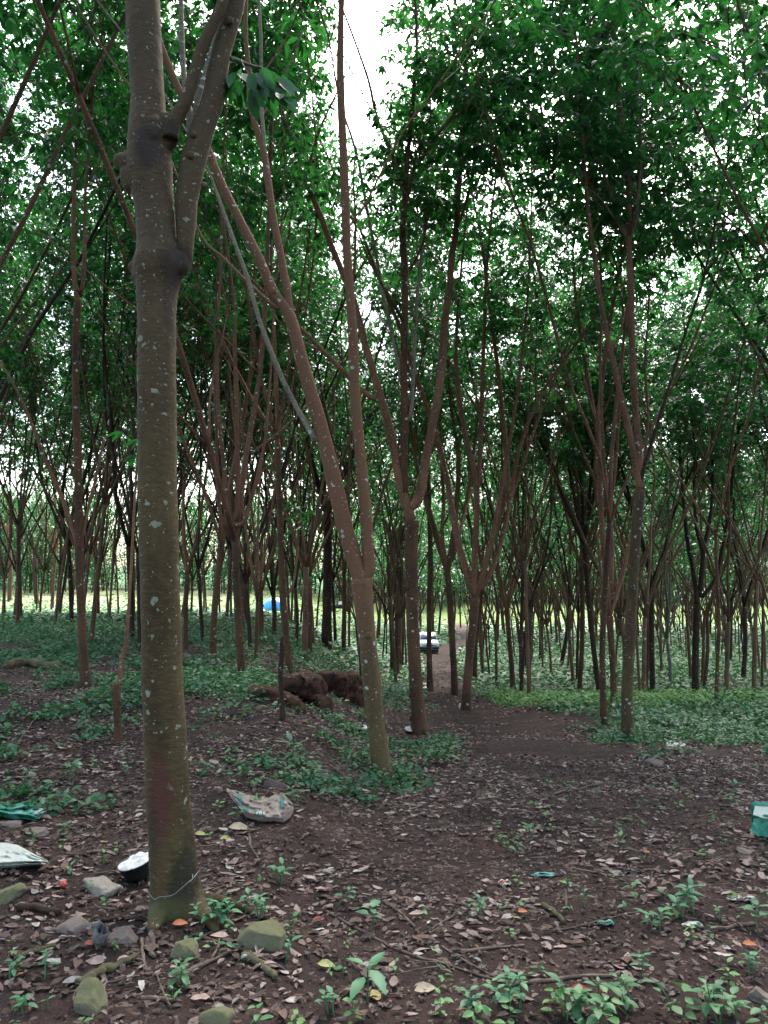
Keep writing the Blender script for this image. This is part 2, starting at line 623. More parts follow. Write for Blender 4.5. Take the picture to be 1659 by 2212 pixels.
def mat_rot():
    m, nt = new_mat('rotten_wood')
    n = NT(nt)
    tc = n('ShaderNodeTexCoord')
    v = tc.outputs['Object']
    a = n.noise(n.mapping(v, (1.2, 4.5, 4.5)), 2.6, 5, .6)
    b_ = n.noise(v, 5, 4)
    c_ = n.noise(v, 40, 3)
    c = n.mix(n.ramp(a.outputs['Fac'], [(.38, 0), (.62, 1)]), (.010, .006, .005), (.065, .028, .017))
    c = n.mix(n.ramp(b_.outputs['Fac'], [(.5, 0), (.68, 1)]), c, n.mix(a.outputs['Fac'], (.03, .018, .013), (.10, .055, .035)))
    c = n.mix(n.ramp(b_.outputs['Fac'], [(.3, .75), (.42, 0)]), c, (.02, .017, .014))
    vo = n.voro(n.mapping(v, (1, 1, 1)), 22)
    sv = n('ShaderNodeSeparateColor')
    n.l(vo.outputs['Color'], sv.inputs[0])
    ge = n('ShaderNodeNewGeometry')
    sn = n('ShaderNodeSeparateXYZ')
    n.l(ge.outputs['Normal'], sn.inputs[0])
    fl = n.math('MULTIPLY', n.math('LESS_THAN', vo.outputs['Distance'], n.math('MULTIPLY', sv.outputs[1], .5)), n.math('GREATER_THAN', n.math('ADD', n.math('MULTIPLY', sn.outputs[2], .5), sv.outputs[0]), 1.05))
    c = n.mix(n.math('MULTIPLY', fl, .7), c, (.15, .11, .085))
    h = n.math('ADD', n.math('MULTIPLY', a.outputs['Fac'], 1.6), n.math('MULTIPLY', c_.outputs['Fac'], .3))
    b = n.bsdf(c, .9, .15, h, .45, .012)
    n.l(b.outputs[0], n.out.inputs[0])
    return m


M['wood_rot'] = mat_rot()
M['twig'] = mat_bark('twig_bark', (.13, .095, .072), (.06, .043, .035), (.25, .19, .15), 0.)
M['mosslog'] = mat_bark('mossy_wood', (.10, .092, .045), (.04, .034, .02), (.15, .15, .07), .2, 14.)
M['leaf'] = mat_leaf('crown_leaf', (.006, .034, .017), (.019, .086, .030), (.04, .24, .035), spec=.4, tw=.42)
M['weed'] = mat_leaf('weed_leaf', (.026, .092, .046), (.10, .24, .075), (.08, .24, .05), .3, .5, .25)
M['seedling'] = mat_leaf('seedling_leaf', (.035, .125, .06), (.085, .235, .10), (.08, .25, .07), .3, .5, .25)
M['litter'] = mat_attr('dry_leaf', .75, .25, .12)
M['paint_white'] = mat_plain('white_paint', (.75, .77, .78), .35, .5, .05, 3)
M['black'] = mat_plain('black_plastic', (.012, .012, .013), .5, .4, .3, 30)
M['rubber'] = mat_plain('tyre_rubber', (.02, .02, .02), .8, .2)
M['glass'] = mat_plain('car_glass', (.02, .025, .035), .12, .5, .8, 2.5)
M['lamp'] = mat_plain('headlamp_glass', (.5, .5, .48), .15, .6, .2, 20)
M['grey'] = mat_plain('grey_bumper', (.18, .18, .18), .5, .4)
M['latex'] = mat_plain('latex', (.50, .475, .44), .45, .4, .45, 45)
M['tent'] = mat_plain('blue_tarpaulin', (.10, .42, .85), .45, .4, .15, 4)
M['wire'] = mat_plain('steel_wire', (.2, .2, .2), .4, .5, .2, 30, .6)
M['sackw'] = mat_plain('pale_sack', (.34, .36, .31), .6, .3, .22, 9)
M['sackg'] = mat_plain('green_sack', (.025, .17, .11), .55, .3, .45, 14)
M['sackt'] = mat_plain('tan_sack', (.20, .155, .125), .6, .3, .3, 10)
M['sackp'] = mat_plain('green_print', (.025, .11, .09), .6, .3, .3, 18)
def mat_woven():
    m, nt = new_mat('green_woven_plastic')
    n = NT(nt)
    tc = n('ShaderNodeTexCoord')
    v = tc.outputs['Object']
    a = n.noise(v, 16, 5, .7)
    b_ = n.noise(v, 5, 3)
    c = n.mix(n.ramp(a.outputs['Fac'], [(.35, 0), (.65, 1)]), (.012, .12, .075), (.05, .27, .18))
    c = n.mix(n.ramp(b_.outputs['Fac'], [(.52, 0), (.7, .8)]), c, (.14, .30, .23))
    b = n.bsdf(c, .5, .35, a.outputs['Fac'], .4, .006)
    n.l(b.outputs[0], n.out.inputs[0])
    return m


M['sackg'] = mat_woven()
M['sackb'] = mat_plain('dark_sack', (.12, .085, .075), .7, .2, .3, 10)
M['sackl'] = mat_plain('sack_lining', (.25, .30, .27), .5, .3, .12, 9)
M['letter'] = mat_plain('white_print', (.5, .52, .48), .6, .3, .1, 9)
M['yellow'] = mat_plain('yellow_hem', (.50, .38, .16), .6, .3, .25, 12)
M['plast'] = mat_plain('clouded_plastic', (.17, .165, .165), .3, .5, .5, 30)
M['teal'] = mat_plain('teal_shred', (.09, .26, .21), .5, .3, .3, 20)
M['redp'] = mat_plain('red_print', (.33, .045, .025), .5, .3, .2, 20)
M['orange'] = mat_plain('orange_leaf', (.33, .095, .035), .6, .3, .4, 30)
M['rleaf'] = mat_plain('red_leaf', (.30, .03, .02), .6, .3, .4, 30)
M['yleaf'] = mat_plain('yellow_green_leaf', (.24, .23, .08), .6, .3, .4, 30)
M['oleaf'] = mat_plain('olive_dry_leaf', (.25, .20, .13), .6, .3, .4, 30)
M['rock'] = mat_rock('pale_rock', (.22, .19, .155))
M['rockb'] = mat_rock('brown_rock', (.15, .115, .095))
M['rockd'] = mat_rock('dark_rock', (.07, .052, .045))
M['rockm'] = mat_rock('mossy_rock', (.14, .125, .085), .8)

# ------------------------------------------------------------------ light, world, camera
SUN_EL, SUN_AZ = math.radians(52), math.radians(14)      # azimuth from +Y towards +X
w = bpy.data.worlds.new("World")
sc.world = w
w.use_nodes = True
wn = w.node_tree
wn.nodes.clear()
sky = wn.nodes.new('ShaderNodeTexSky')
sky.sky_type = 'NISHITA'
sky.sun_disc = False
sky.sun_elevation = SUN_EL
sky.sun_rotation = SUN_AZ
sky.air_density = 1.0
sky.dust_density = 4.0
sky.ozone_density = 1.0
bg = wn.nodes.new('ShaderNodeBackground')
bg.inputs[1].default_value = .15
wo = wn.nodes.new('ShaderNodeOutputWorld')
hs = wn.nodes.new('ShaderNodeHueSaturation')      # thin high cloud: paler than a clear sky
hs.inputs['Saturation'].default_value = .85
wn.links.new(sky.outputs[0], hs.inputs['Color'])
wn.links.new(hs.outputs[0], bg.inputs[0])
wn.links.new(bg.outputs[0], wo.inputs[0])
sl = bpy.data.lights.new('sun', 'SUN')
sl.energy = 1.5
sl.angle = math.radians(25)
sl.color = (1, .96, .9)
so = bpy.data.objects.new('sun', sl)
COL.objects.link(so)
sdir = Vector((math.sin(SUN_AZ) * math.cos(SUN_EL), math.cos(SUN_AZ) * math.cos(SUN_EL), math.sin(SUN_EL)))
so.rotation_euler = sdir.to_track_quat('Z', 'Y').to_euler()

cam = bpy.data.cameras.new('camera')
cam.sensor_fit = 'VERTICAL'
cam.sensor_height = 36
cam.lens = 36 * FPX / 2212
cam.clip_start = .05
cam.clip_end = 2000
co = bpy.data.objects.new('camera', cam)
COL.objects.link(co)
co.location = (0, 0, CAMZ)
co.rotation_euler = (PI / 2 + PITCH, 0, 0)
sc.camera = co
sc.view_settings.view_transform = 'Standard'
sc.view_settings.look = 'None'
sc.view_settings.exposure = 2.8
sc.cycles.max_bounces = 7
sc.cycles.diffuse_bounces = 4
sc.cycles.glossy_bounces = 2
sc.cycles.transmission_bounces = 4
sc.cycles.transparent_max_bounces = 4
sc.cycles.sample_clamp_indirect = 6
sc.cycles.use_denoising = True
sc.cycles.caustics_reflective = False
sc.cycles.caustics_refractive = False

# ------------------------------------------------------------------ ground
def clearing(x, y):
    q = x / np.maximum(y, 3) + .03 * np.sin(y * .31) + .02 * np.sin(y * .83 + x * .4)
    a = smooth(46, 58, y + 3 * np.sin(x * .7) + 2 * np.sin(x * 1.9)) * (1 - smooth(-.05, .03, q + .02)) * (1 - smooth(128, 140, y))
    b = smooth(108, 116, y) * (1 - smooth(150, 160, y))
    return np.maximum(a, b)


def greenness(x, y):
    """how thickly low green plants cover the floor"""
    q = x / np.maximum(y, 1.)
    n = fbm(np.column_stack([np.ravel(x) * .55, np.ravel(y) * .55, np.zeros(np.size(x))]), 3).reshape(np.shape(x))
    g = np.zeros(np.shape(x))
    far = smooth(18, 26, y)
    left = smooth(6.2, 8.0, y) * smooth(-.10, -.2, q) * .38
    leftfar = smooth(15, 22, y) * smooth(-.0, -.12, q) * .66
    mid = np.exp(-((y - 8.6) / 1.6) ** 2) * np.exp(-((x - .25) / .9) ** 2) * .22
    right = smooth(9.0, 13.5, y) * smooth(.17, .30, q) * .85
    bank = smooth(14.5, 16.5, y) * (1 - smooth(27, 31, y)) * smooth(.10, .15, q) * 1.25
    hollow = np.exp(-((y - 36) / 5.0) ** 2) * smooth(.14, .2, q) * .62
    g = np.maximum.reduce([far * .95, left, leftfar, mid, right, bank]) - hollow
    n2 = fbm(np.column_stack([np.ravel(x) * 1.7, np.ravel(y) * 1.7, np.full(np.size(x), 5.)]), 2).reshape(np.shape(x))
    g = g + n * .36 + n2 * .24
    onp = 1 - smooth(.75, 1.25, np.abs(x - path_x(y)) / path_w(y))
    g = g * (1 - onp)
    return np.clip(g, 0, 1)


ys = np.concatenate([np.linspace(-30, 1, 20)[:-1], np.linspace(1, 12, 150)[:-1], np.geomspace(12, 60, 120)[:-1], np.geomspace(60, 600, 60)])
qs = np.linspace(-1, 1, 181)
qs = np.sign(qs) * (np.abs(qs) * .55 + .45 * np.abs(qs) ** 3)
X = qs[None, :] * (np.maximum(ys, 0)[:, None] * 1.1 + 9)
Y = np.repeat(ys[:, None], len(qs), 1)
Z = hgt(X, Y)
V = np.stack([X, Y, Z], -1).reshape(-1, 3)
ny, nx = X.shape
i = np.arange(ny - 1)[:, None] * nx + np.arange(nx - 1)[None]
Q = np.stack([i, i + 1, i + nx + 1, i + nx], -1).reshape(-1, 4)
g = Geo()
fx, fy = V[:, 0], V[:, 1]
g.add(V, Q, col=np.stack([np.zeros(len(V)), greenness(fx, fy), clearing(fx, fy)], -1))
tag(g.obj('ground', M['ground']), kind='structure')

py = np.concatenate([np.linspace(9, 20, 60)[:-1], np.geomspace(20, 90, 70)])
pw = np.linspace(-1, 1, 9)
edge = .25 * fbm(np.column_stack([py * .6, np.zeros(len(py)), np.zeros(len(py))]))
edge2 = .25 * fbm(np.column_stack([py * .6, np.full(len(py), 9.), np.zeros(len(py))]))
wl = path_w(py) * .85 * np.minimum(1, (py - 8.5) * .5)
PX = path_x(py)[:, None] + pw[None] * wl[:, None] + np.where(pw[None] < 0, edge[:, None], edge2[:, None]) * np.abs(pw[None])
PY = np.repeat(py[:, None], 9, 1)
# lie just above the ground sheet (sample its own facets)
V = np.stack([PX, PY, hgt(PX, PY) + .004 + .012 * smooth(15, 40, PY)], -1).reshape(-1, 3)
i = np.arange(len(py) - 1)[:, None] * 9 + np.arange(8)[None]
g = Geo()
g.add(V, np.stack([i, i + 1, i + 10, i + 9], -1).reshape(-1, 4), col=(0, 0, 0))
tag(g.obj('dirt_path', M['path']), kind='structure')

# ------------------------------------------------------------------ foliage
def spray(G, ends, starts, rng, per=9, ll=.145, fine=True, lowdrop=.35, mat=0):
    """whorls of three-part leaves round shoot ends"""
    ends, starts = np.asarray(ends), np.asarray(starts)
    n = len(ends)
    if not n:
        return
    k = np.repeat(np.arange(n), per)
    m = len(k)
    ax = norm(ends - starts)[k]
    back = rng.rand(m) ** 1.5 * .5
    P0 = ends[k] - ax * back[:, None] * np.linalg.norm(ends - starts, axis=1)[k][:, None] * .9
    az = rng.rand(m) * 2 * PI
    el = rng.normal(-.05, .45, m)
    A = np.stack([np.cos(az) * np.cos(el), np.sin(az) * np.cos(el), np.sin(el)], -1)
    A = norm(A + ax * .35)
    P = P0 + A * (.10 + .16 * rng.rand(m))[:, None]
    tint = np.clip(rng.normal(.45, .22, m) + np.repeat(rng.normal(0, .18, n), per), 0, 1)
    old = (rng.rand(m) > .996).astype(float)
    up = np.array([0, 0, 1.])
    S = norm(np.cross(A, up + rng.normal(0, .25, (m, 3))))
    for s_ in (-1, 0, 1):
        a = s_ * (.9 + .25 * rng.rand(m))
        D = A * np.cos(a)[:, None] + S * np.sin(a)[:, None]
        D = D + np.array([0, 0, -1.]) * (lowdrop + .5 * rng.rand(m))[:, None]
        N = up + rng.normal(0, .45, (m, 3))
        L = ll * (.75 + .5 * rng.rand(m))
        W = L * (.36 + .08 * rng.rand(m))
        if fine:
            V, Q = leaf6(P, D, N, L, W, .22)
            c = np.repeat(np.stack([tint, old, old], -1), 6, 0)
        else:
            V, Q = leaf4(P, D, N, L, W)
            c = np.repeat(np.stack([tint, old, old], -1), 4, 0)
        G.add(V, Q, mat=mat, col=c)


def gen_limbs(start, r0, rng, n, ztop, zbase, spread=1.):
    """ascending limbs of a rubber tree from a fork; returns [(pts, radii)]"""
    out = []
    a0 = rng.rand() * 2 * PI
    for k in range(n):
        az = a0 + k * 2 * PI / n + rng.normal(0, .35)
        tilt = (.16 + .28 * rng.rand()) * spread
        p = np.array(start, float)
        d = np.array([math.cos(az) * math.sin(tilt), math.sin(az) * math.sin(tilt), math.cos(tilt)])
        r = r0 * (.62 + .2 * rng.rand()) if n > 1 else r0
        pts, rad = [p.copy()], [r]
        zt = ztop - 2.5 * rng.rand()
        steps = 9
        seg = max(.5, (zt - p[2]) / steps / max(d[2], .5))
        for j in range(steps):
            d = norm(d + rng.normal(0, .10, 3) + np.array([0, 0, .05]))
            p = p + d * seg
            pts.append(p.copy())
            rad.append(max(.012, r * (1 - (j + 1) / (steps + .6)) ** .8))
        out.append((np.array(pts), np.array(rad)))
        out += side_limbs(pts, rad, rng, zbase + 3.2, zbase)
    return out


def side_limbs(pts, rad, rng, zmin, zbase, cnt=(3, 6)):
    out = []
    pts, rad = np.asarray(pts), np.asarray(rad)
    idx = [j for j in range(1, len(pts) - 1) if pts[j][2] > zmin]
    if not idx:
        return out
    for _ in range(rng.randint(*cnt)):
        j = idx[rng.randint(len(idx))]
        t = norm(pts[j + 1] - pts[j])
        az = rng.rand() * 2 * PI
        o = np.array([math.cos(az), math.sin(az), 0])
        d = norm(t * .8 + o * (.4 + .4 * rng.rand()))
        L = 1.4 + 2.2 * rng.rand()
        r = min(rad[j] * .55, .035)
        P = [pts[j]]
        for s_ in range(4):
            d = norm(d + rng.normal(0, .12, 3) + np.array([0, 0, .08]))
            P.append(P[-1] + d * L / 4)
        out.append((np.array(P), r * np.array([1, .8, .6, .4, .22])))
    return out


def shoots(branches, rng, zmin, gap=.36, reach=(.35, 1.25)):
    S, E = [], []
    for P, R in branches:
        P = np.asarray(P)
        seg = np.linalg.norm(np.diff(P, axis=0), axis=1)
        cum = np.concatenate([[0], np.cumsum(seg)])
        t = rng.rand() * gap
        while t < cum[-1]:
            j = min(np.searchsorted(cum, t) - 1, len(seg) - 1)
            j = max(j, 0)
            f = (t - cum[j]) / max(seg[j], 1e-6)
            p = P[j] + (P[j + 1] - P[j]) * f
            d0 = norm(P[j + 1] - P[j])
            t += gap * (.6 + .8 * rng.rand())
            if p[2] < zmin + rng.rand() * 1.8:
                continue
            az = rng.rand() * 2 * PI
            o = np.array([math.cos(az), math.sin(az), .1])
            d = norm(d0 * .5 + o + np.array([0, 0, rng.normal(.1, .3)]))
            L = reach[0] + (reach[1] - reach[0]) * rng.rand()
            S.append(p)
            E.append(p + d * L)
        S.append(P[-2])
        E.append(P[-1])
    return np.array(S), np.array(E)


def crown_geo(branches, rng, zmin, per=9, ll=.145, fine=True, gap=.36, keep=None, twigs=True, reach=(.35, 1.25), off=None):
    S, E = shoots(branches, rng, zmin, gap, reach)
    G = Geo()
    if keep is not None and len(E):
        k = keep(E)
        S, E = S[k], E[k]
    if not len(E):
        return None
    k = fbm(E * np.array([.8, .8, 1.0]) + rng.rand(3) * 50, 2) + .6 * fbm(E * .33 + rng.rand(3) * 50, 1) > -.26
    if off is not None:      # a hole in the canopy above the row gap left of the track
        Wp = E + off
        k &= ~((np.abs(Wp[:, 0] + .45 + .012 * Wp[:, 1]) < .62 + .3 * np.sin(Wp[:, 2] * 1.3)) & (Wp[:, 1] > 10.5) & (Wp[:, 1] < 32))
    S, E = S[k], E[k]
    spray(G, E, S, rng, per, ll, fine)
    if twigs:
        for a, b in zip(S, E):
            m = (a + b) / 2 + np.array([0, 0, .04])
            V, Q, T = tube([a, m, b], [.010, .007, .004], 3, 1, caps=False)
            G.add(V, Q, T, mat=1)
    return G


TREE_GROUP = 'rubber trees of the plantation'
HERO_POS = []


def limb_px(px, Y0, lean, prev=None):
    """pixel polyline -> 3D: depth starts at Y0 and drifts with height"""
    pts, rad = [], []
    z0 = None
    for u, v, wd in px:
        Y = Y0
        for _ in range(3):
            p = at_depth(u, v, Y)
            if z0 is None:
                z0 = p[2]
            Y = Y0 + lean * max(0., p[2] - z0)
        p = at_depth(u, v, Y)
        pts.append(p)
        rad.append(wd * Y / FPX / 2)
    return np.array(pts), np.array(rad)


def extend(P, R, rng, ztop):
    P, R = list(P), list(R)
    d = norm(P[-1] - P[-2])
    if d[2] < .2:
        return np.array(P), np.array(R)
    while P[-1][2] < ztop:
        d = norm(d * .9 + np.array([0, 0, .12]) + rng.normal(0, .08, 3))
        P.append(P[-1] + d * 1.2)
        R.append(max(.01, R[-1] * .84))
        if len(P) > 60:
            break
    return np.array(P), np.array(R)


def hero(label, trunk, limbs=(), mat='bark', lmat=None, ztop=15., zleaf=7.2, auto=0, seed=0, per=12, ll=.15, fine=True, leans=None, gap=.25,
         crown=True, trunk_lean=0., extra=None, depth=None, spread=1., name='rubber_tree', cat='tree', group=TREE_GROUP, remesh=None, twiggy=True):
    rng = RS(1000 + seed)
    u0, v0, w0 = trunk[0]
    b = ground_at(u0, v0)
    if depth:
        b = at_depth(u0, v0, depth)
    Y0 = b[1]
    HERO_POS.append((b[0], b[1]))
    root = thing(name, label, cat, b, group)
    P, R = limb_px(trunk, Y0, trunk_lean)
    P = np.concatenate([[P[0] - (P[1] - P[0]) / max(np.linalg.norm(P[1] - P[0]), .01) * .15], P])
    R = np.concatenate([[R[0] * 1.15], R])
    base_z = b[2]
    side = 14 if Y0 < 13 else 10
    tg = Geo()
    V, Q, T = tube(P - b, R, side, 4, .07, seed)
    tg.add(V, Q, T)
    allb = []
    lines = [(P, R)]
    lmeshes = []
    for k, L in enumerate(limbs):
        u, v, wd = L[0]
        best = None
        for (PP, RR) in lines:
            for p, r in zip(PP, RR):
                uu, vv = project(p)
                dd = (uu - u) ** 2 + (vv - v) ** 2
                if best is None or dd < best[0]:
                    best = (dd, p, r)
        pj, rj = best[1], best[2]
        ln = leans[k] if leans else (-1) ** k * (.05 + .16 * rng.rand())
        LP, LR = limb_px(L, pj[1], ln)
        LP = np.concatenate([[pj], LP])
        LR = np.concatenate([[min(rj * .9, LR[0] * 1.15)], LR])
        if LP[-1][2] > base_z + 4.5 and twiggy:
            LP, LR = extend(LP, LR, rng, base_z + ztop - 2 * rng.rand())
        lines.append((LP, LR))
        allb.append((LP, LR))
        sub = side_limbs(LP, LR, rng, base_z + 6.0, base_z, (3, 6)) if twiggy else []
        allb += sub
        lg = Geo()
        V, Q, T = tube(LP - b, LR, 10 if Y0 < 13 else 7, 3, .06, seed + k)
        lg.add(V, Q, T)
        for SP, SR in sub:
            V, Q, T = tube(SP - b, SR, 5, 2)
            lg.add(V, Q, T)
        lmeshes.append(lg)
    if auto:
        tp, tr = P[-1], R[-1]
        br = gen_limbs(tp, tr, rng, auto, base_z + ztop, base_z, spread)
        allb += br
        per_l = max(1, len(br) // auto)
        lg = None
        for SP, SR in br:
            if len(SP) > 6 or lg is None:
                lg = Geo()
                lmeshes.append(lg)
            V, Q, T = tube(SP - b, SR, 7 if len(SP) > 6 else 5, 2, .05 if len(SP) > 6 else 0)
            lg.add(V, Q, T)
    if Y0 < 26:
        for GG, LL in [(tg, (P, R))] + [(lg, ln_) for lg, ln_ in zip(lmeshes, lines[1:])]:
            PP, RR = LL
            for _ in range(7 if Y0 < 16 else 4):
                k_ = rng.randint(1, len(PP) - 1)
                f_ = rng.rand()
                q_ = PP[k_] * (1 - f_) + PP[k_ + 1] * f_ if k_ + 1 < len(PP) else PP[k_]
                r_ = RR[k_]
                a_ = rng.rand() * 2 * PI
                off_ = np.array([math.cos(a_), math.sin(a_), 0]) * r_ * .85
                blob(GG, q_ + off_ - b, r_ * (.3 + .25 * rng.rand()), k_, (1, 1, 1.3), 1, .2)
    to = tg.obj('trunk', M[mat], root)
    for k, lg in enumerate(lmeshes):
        lm = (lmat or {}).get(k, 'bark_limb_lit' if mat in ('bark', 'bark_olive') else mat)
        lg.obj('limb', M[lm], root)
    if crown:
        cb = [(p - b, r) for p, r in allb]
        G = crown_geo(cb, rng, zleaf, per, ll, fine, gap, off=b)
        if extra and G is not None:
            extra(G, rng, b)
        if G is not None:
            G.obj('crown', [M['leaf'], M['twig']], root)
    return root


exec_heroes = []

# ------------------------------------------------------------------ the big foreground tree
def remeshed(G, name, mat, parent, vox, bump=0., seed=0, smooth_it=3, fscale=9.):
    me = G.mesh(name, mat)
    o = link(name, me)
    md = o.modifiers.new('r', 'REMESH')
    md.mode = 'VOXEL'
    md.voxel_size = vox
    ms = o.modifiers.new('s', 'SMOOTH')
    ms.iterations = smooth_it
    ms.factor = .5
    dg = bpy.context.evaluated_depsgraph_get()
    m2 = bpy.data.meshes.new_from_object(o.evaluated_get(dg))
    bpy.data.objects.remove(o)
    bpy.data.meshes.remove(me)
    m2.name = name
    n = len(m2.vertices)
    co_ = np.zeros(n * 3, np.float32)
    m2.vertices.foreach_get('co', co_)
    co_ = co_.reshape(-1, 3).astype(float)
    nr = np.zeros(n * 3, np.float32)
    m2.vertices.foreach_get('normal', nr)
    nr = nr.reshape(-1, 3)
    if bump:
        co_ = co_ + nr * (bump * fbm(co_ * np.array([1, 1, .45]) * fscale + seed, 3) + bump * .3 * fbm(co_ * np.array([1, 1, 1.]) * fscale * 2 + seed, 2))[:, None]
        m2.vertices.foreach_set('co', co_.astype(np.float32).ravel())
    m2.polygons.foreach_set('use_smooth', np.ones(len(m2.polygons), bool))
    m2.materials.clear()
    m2.materials.append(mat)
    m2.update()
    return link(name, m2, parent)


def blob(G, p, r, seed=0, squash=(1, 1, 1), sub=3, bump=.0):
    bm = bmesh.new()
    bmesh.ops.create_icosphere(bm, subdivisions=sub, radius=1)
    V = np.array([v.co for v in bm.verts])
    T = np.array([[v.index for v in f.verts] for f in bm.faces])
    bm.free()
    if bump:
        V = V * (1 + bump * fbm(V * 1.6 + seed, 3))[:, None]
    V = V * np.array(squash) * r + np.array(p)
    G.add(V, T=T)


def foreground_tree():
    rng = RS(5)
    b = ground_at(386, 1962)
    Y0 = b[1]
    HERO_POS.append((b[0], b[1]))
    root = thing('rubber_tree', 'big olive barked rubber tree with pale lichen spots standing alone in the left foreground', 'tree', b, TREE_GROUP)
    tr = [(388, 2025, 150), (387, 1975, 124), (381, 1925, 104), (378, 1900, 99), (373, 1859, 97), (365, 1750, 94), (361, 1659, 91), (355, 1560, 88), (349, 1400, 85), (345, 1250, 84),
          (342, 1106, 83), (339, 950, 83), (338, 800, 84), (338, 680, 85), (339, 622, 92), (342, 590, 108), (342, 565, 110), (339, 530, 90), (336, 480, 86), (332, 430, 88),
          (325, 370, 98), (322, 320, 96), (320, 270, 86), (319, 216, 78), (313, 110, 76), (307, 0, 77), (302, -150, 72), (292, -400, 64), (280, -800, 52)]
    P, R = limb_px(tr, Y0, 0)
    G = Geo()
    V, Q, T = tube(P - b, R, 22, 3, .035, 3)
    G.add(V, Q, T)
    px = Y0 / FPX

    def kn(u, v, r, dy=0, sq=(1, 1, 1)):
        blob(G, at_depth(u, v, Y0 + dy) - b, r * px, 3, sq, 3, .15)
    kn(270, 350, 21, 0, (1.15, 1.1, 1.0))
    kn(286, 385, 26, 0, (1, 1, 1.3))
    kn(294, 577, 17, 0, (1, 1, .9))
    kn(304, 600, 20, 0, (1, 1, 1.2))
    kn(386, 570, 26, -.01, (1, 1, 1.25))
    kn(392, 555, 18, .0)
    kn(326, 285, 19, -.075, (1, .8, 1.5))
    kn(332, 262, 14, -.075, (1, .8, 1))
    kn(370, 268, 20, -.01, (1, 1, 1.5))
    kn(366, 300, 20, -.01, (1, 1, 1.5))
    for pl in ([(400, 1930, 50), (440, 1945, 40), (490, 1950, 26), (550, 1968, 12)], [(350, 1950, 46), (338, 1985, 36), (326, 2010, 18)], [(420, 1960, 46), (452, 1985, 30), (470, 2010, 12)]):
        pp = []
        rr = []
        for u, v, wd in pl:
            q = ground_at(u, v + 8)
            pp.append(q - b + np.array([0, 0, wd * px * .22]))
            rr.append(wd * px / 2)
        V, Q, T = tube(np.array([[0, .02, .16]] + pp), np.array([.06] + rr), 10, 4)
        G.add(V, Q, T)

    def loc(u, v, dy=0):
        return tuple(at_depth(u, v, Y0 + dy) - b)
    special = [
        (loc(388, 580, -.03), (.10, .2, .13), (.022, .016, .012), .8),
        (loc(372, 640, -.06), (.05, .1, .28), (.04, .028, .022), .7),
        (loc(322, 320, -.06), (.07, .12, .14), (.03, .022, .02), .85),
        (loc(372, 290, -.05), (.035, .1, .09), (.03, .022, .02), .8),
        (loc(345, 1740, -.1), (.09, .12, .26), (.075, .026, .02), .8),
        (loc(398, 1900, -.08), (.09, .12, .2), (.018, .017, .010), .8),
        (loc(355, 1960, -.06), (.16, .2, .09), (.05, .055, .018), .8),
        (loc(330, 1830, -.08), (.05, .12, .3), (.03, .025, .016), .6),
    ]
    bark = mat_bark('lichen_spotted_olive_bark', (.082, .058, .024), (.036, .024, .011), (.125, .092, .045), .95, 17., special,
                    (.42, .72, (.046, .032, .018), (.095, .068, .040)), (.30, .34, .26), .1)
    remeshed(G, 'trunk', bark, root, .0085, .0035, 4)
    limbs = [
        ([(385, 585, 40), (396, 565, 38), (400, 530, 38), (402, 480, 44), (404, 430, 50), (412, 380, 54), (424, 324, 56), (441, 270, 52), (459, 216, 48), (479, 108, 44), (497, 50, 42), (511, 0, 39), (528, -120, 34), (545, -300, 28)], 'bark_T', .0),
        ([(368, 300, 34), (374, 270, 33), (387, 245, 31), (400, 222, 30), (411, 190, 28), (420, 157, 27), (436, 103, 26), (463, 45, 25), (482, 0, 24), (515, -130, 20), (540, -300, 16)], 'bark_T', -.05),
        ([(412, 300, 16), (408, 240, 15), (397, 162, 13), (392, 54, 12), (391, 0, 11), (385, -200, 9)], 'bark_grey', .25),
        ([(416, 280, 15), (428, 215, 14), (446, 150, 12), (470, 60, 10), (490, -60, 8)], 'bark_grey', .25),
    ]
    lines = [(P, R)]
    allb = [(P[-6:], R[-6:])]
    for k, (L, mt, ln) in enumerate(limbs):
        Ys = Y0 + (.0 if k == 0 else -.05 if k == 1 else .12)
        LP, LR = limb_px(L, Ys, ln)
        LP, LR = extend(LP, LR, rng, b[2] + 12.5)
        allb.append((LP, LR))
        lg = Geo()
        V, Q, T = tube(LP - b, LR, 16, 4, .05, 20 + k)
        lg.add(V, Q, T)
        if k == 0:
            for (u, v, r) in ((412, 335, 10), (418, 290, 9), (496, 45, 10), (440, 400, 7)):
                blob(lg, at_depth(u, v, Ys - .06) - b, r * px, k, (1, .7, 1.1), 2, .2)
        for SP, SR in side_limbs(LP, LR, rng, b[2] + 5.5, b[2]):
            allb.append((SP, SR))
            V, Q, T = tube(SP - b, SR, 6, 2)
            lg.add(V, Q, T)
        lg.obj('limb', bark if mt == 'bark_T' else M[mt], root)
    # drooping twig of big leaves on the right limb
    lg = Geo()
    sp = [(490, 122, 9), (520, 128, 8), (545, 132, 7), (566, 133, 6), (590, 150, 4), (610, 190, 3)]
    SP, SR = limb_px(sp, Y0, 0)
    SP[:, 1] += np.linspace(0, .1, len(SP))
    V, Q, T = tube(SP - b, SR, 7, 3)
    lg.add(V, Q, T)
    sp2 = [(520, 128, 4), (530, 150, 3), (548, 175, 2)]
    SP2, SR2 = limb_px(sp2, Y0 - .03, 0)
    V, Q, T = tube(SP2 - b, SR2, 5, 2)
    lg.add(V, Q, T)
    lg.obj('twig', M['bark_grey'], root)
    G = crown_geo([(p - b, r) for p, r in allb], rng, 6.3, 10, .16, True, .34)
    pts = []
    for (u, v) in ((505, 160), (520, 150), (530, 175), (545, 165), (560, 150), (575, 160), (590, 170), (600, 190), (612, 205), (560, 185), (540, 195), (515, 185), (602, 160), (585, 195)):
        pts.append(at_depth(u, v, Y0 + rng.normal(.03, .06)) - b)
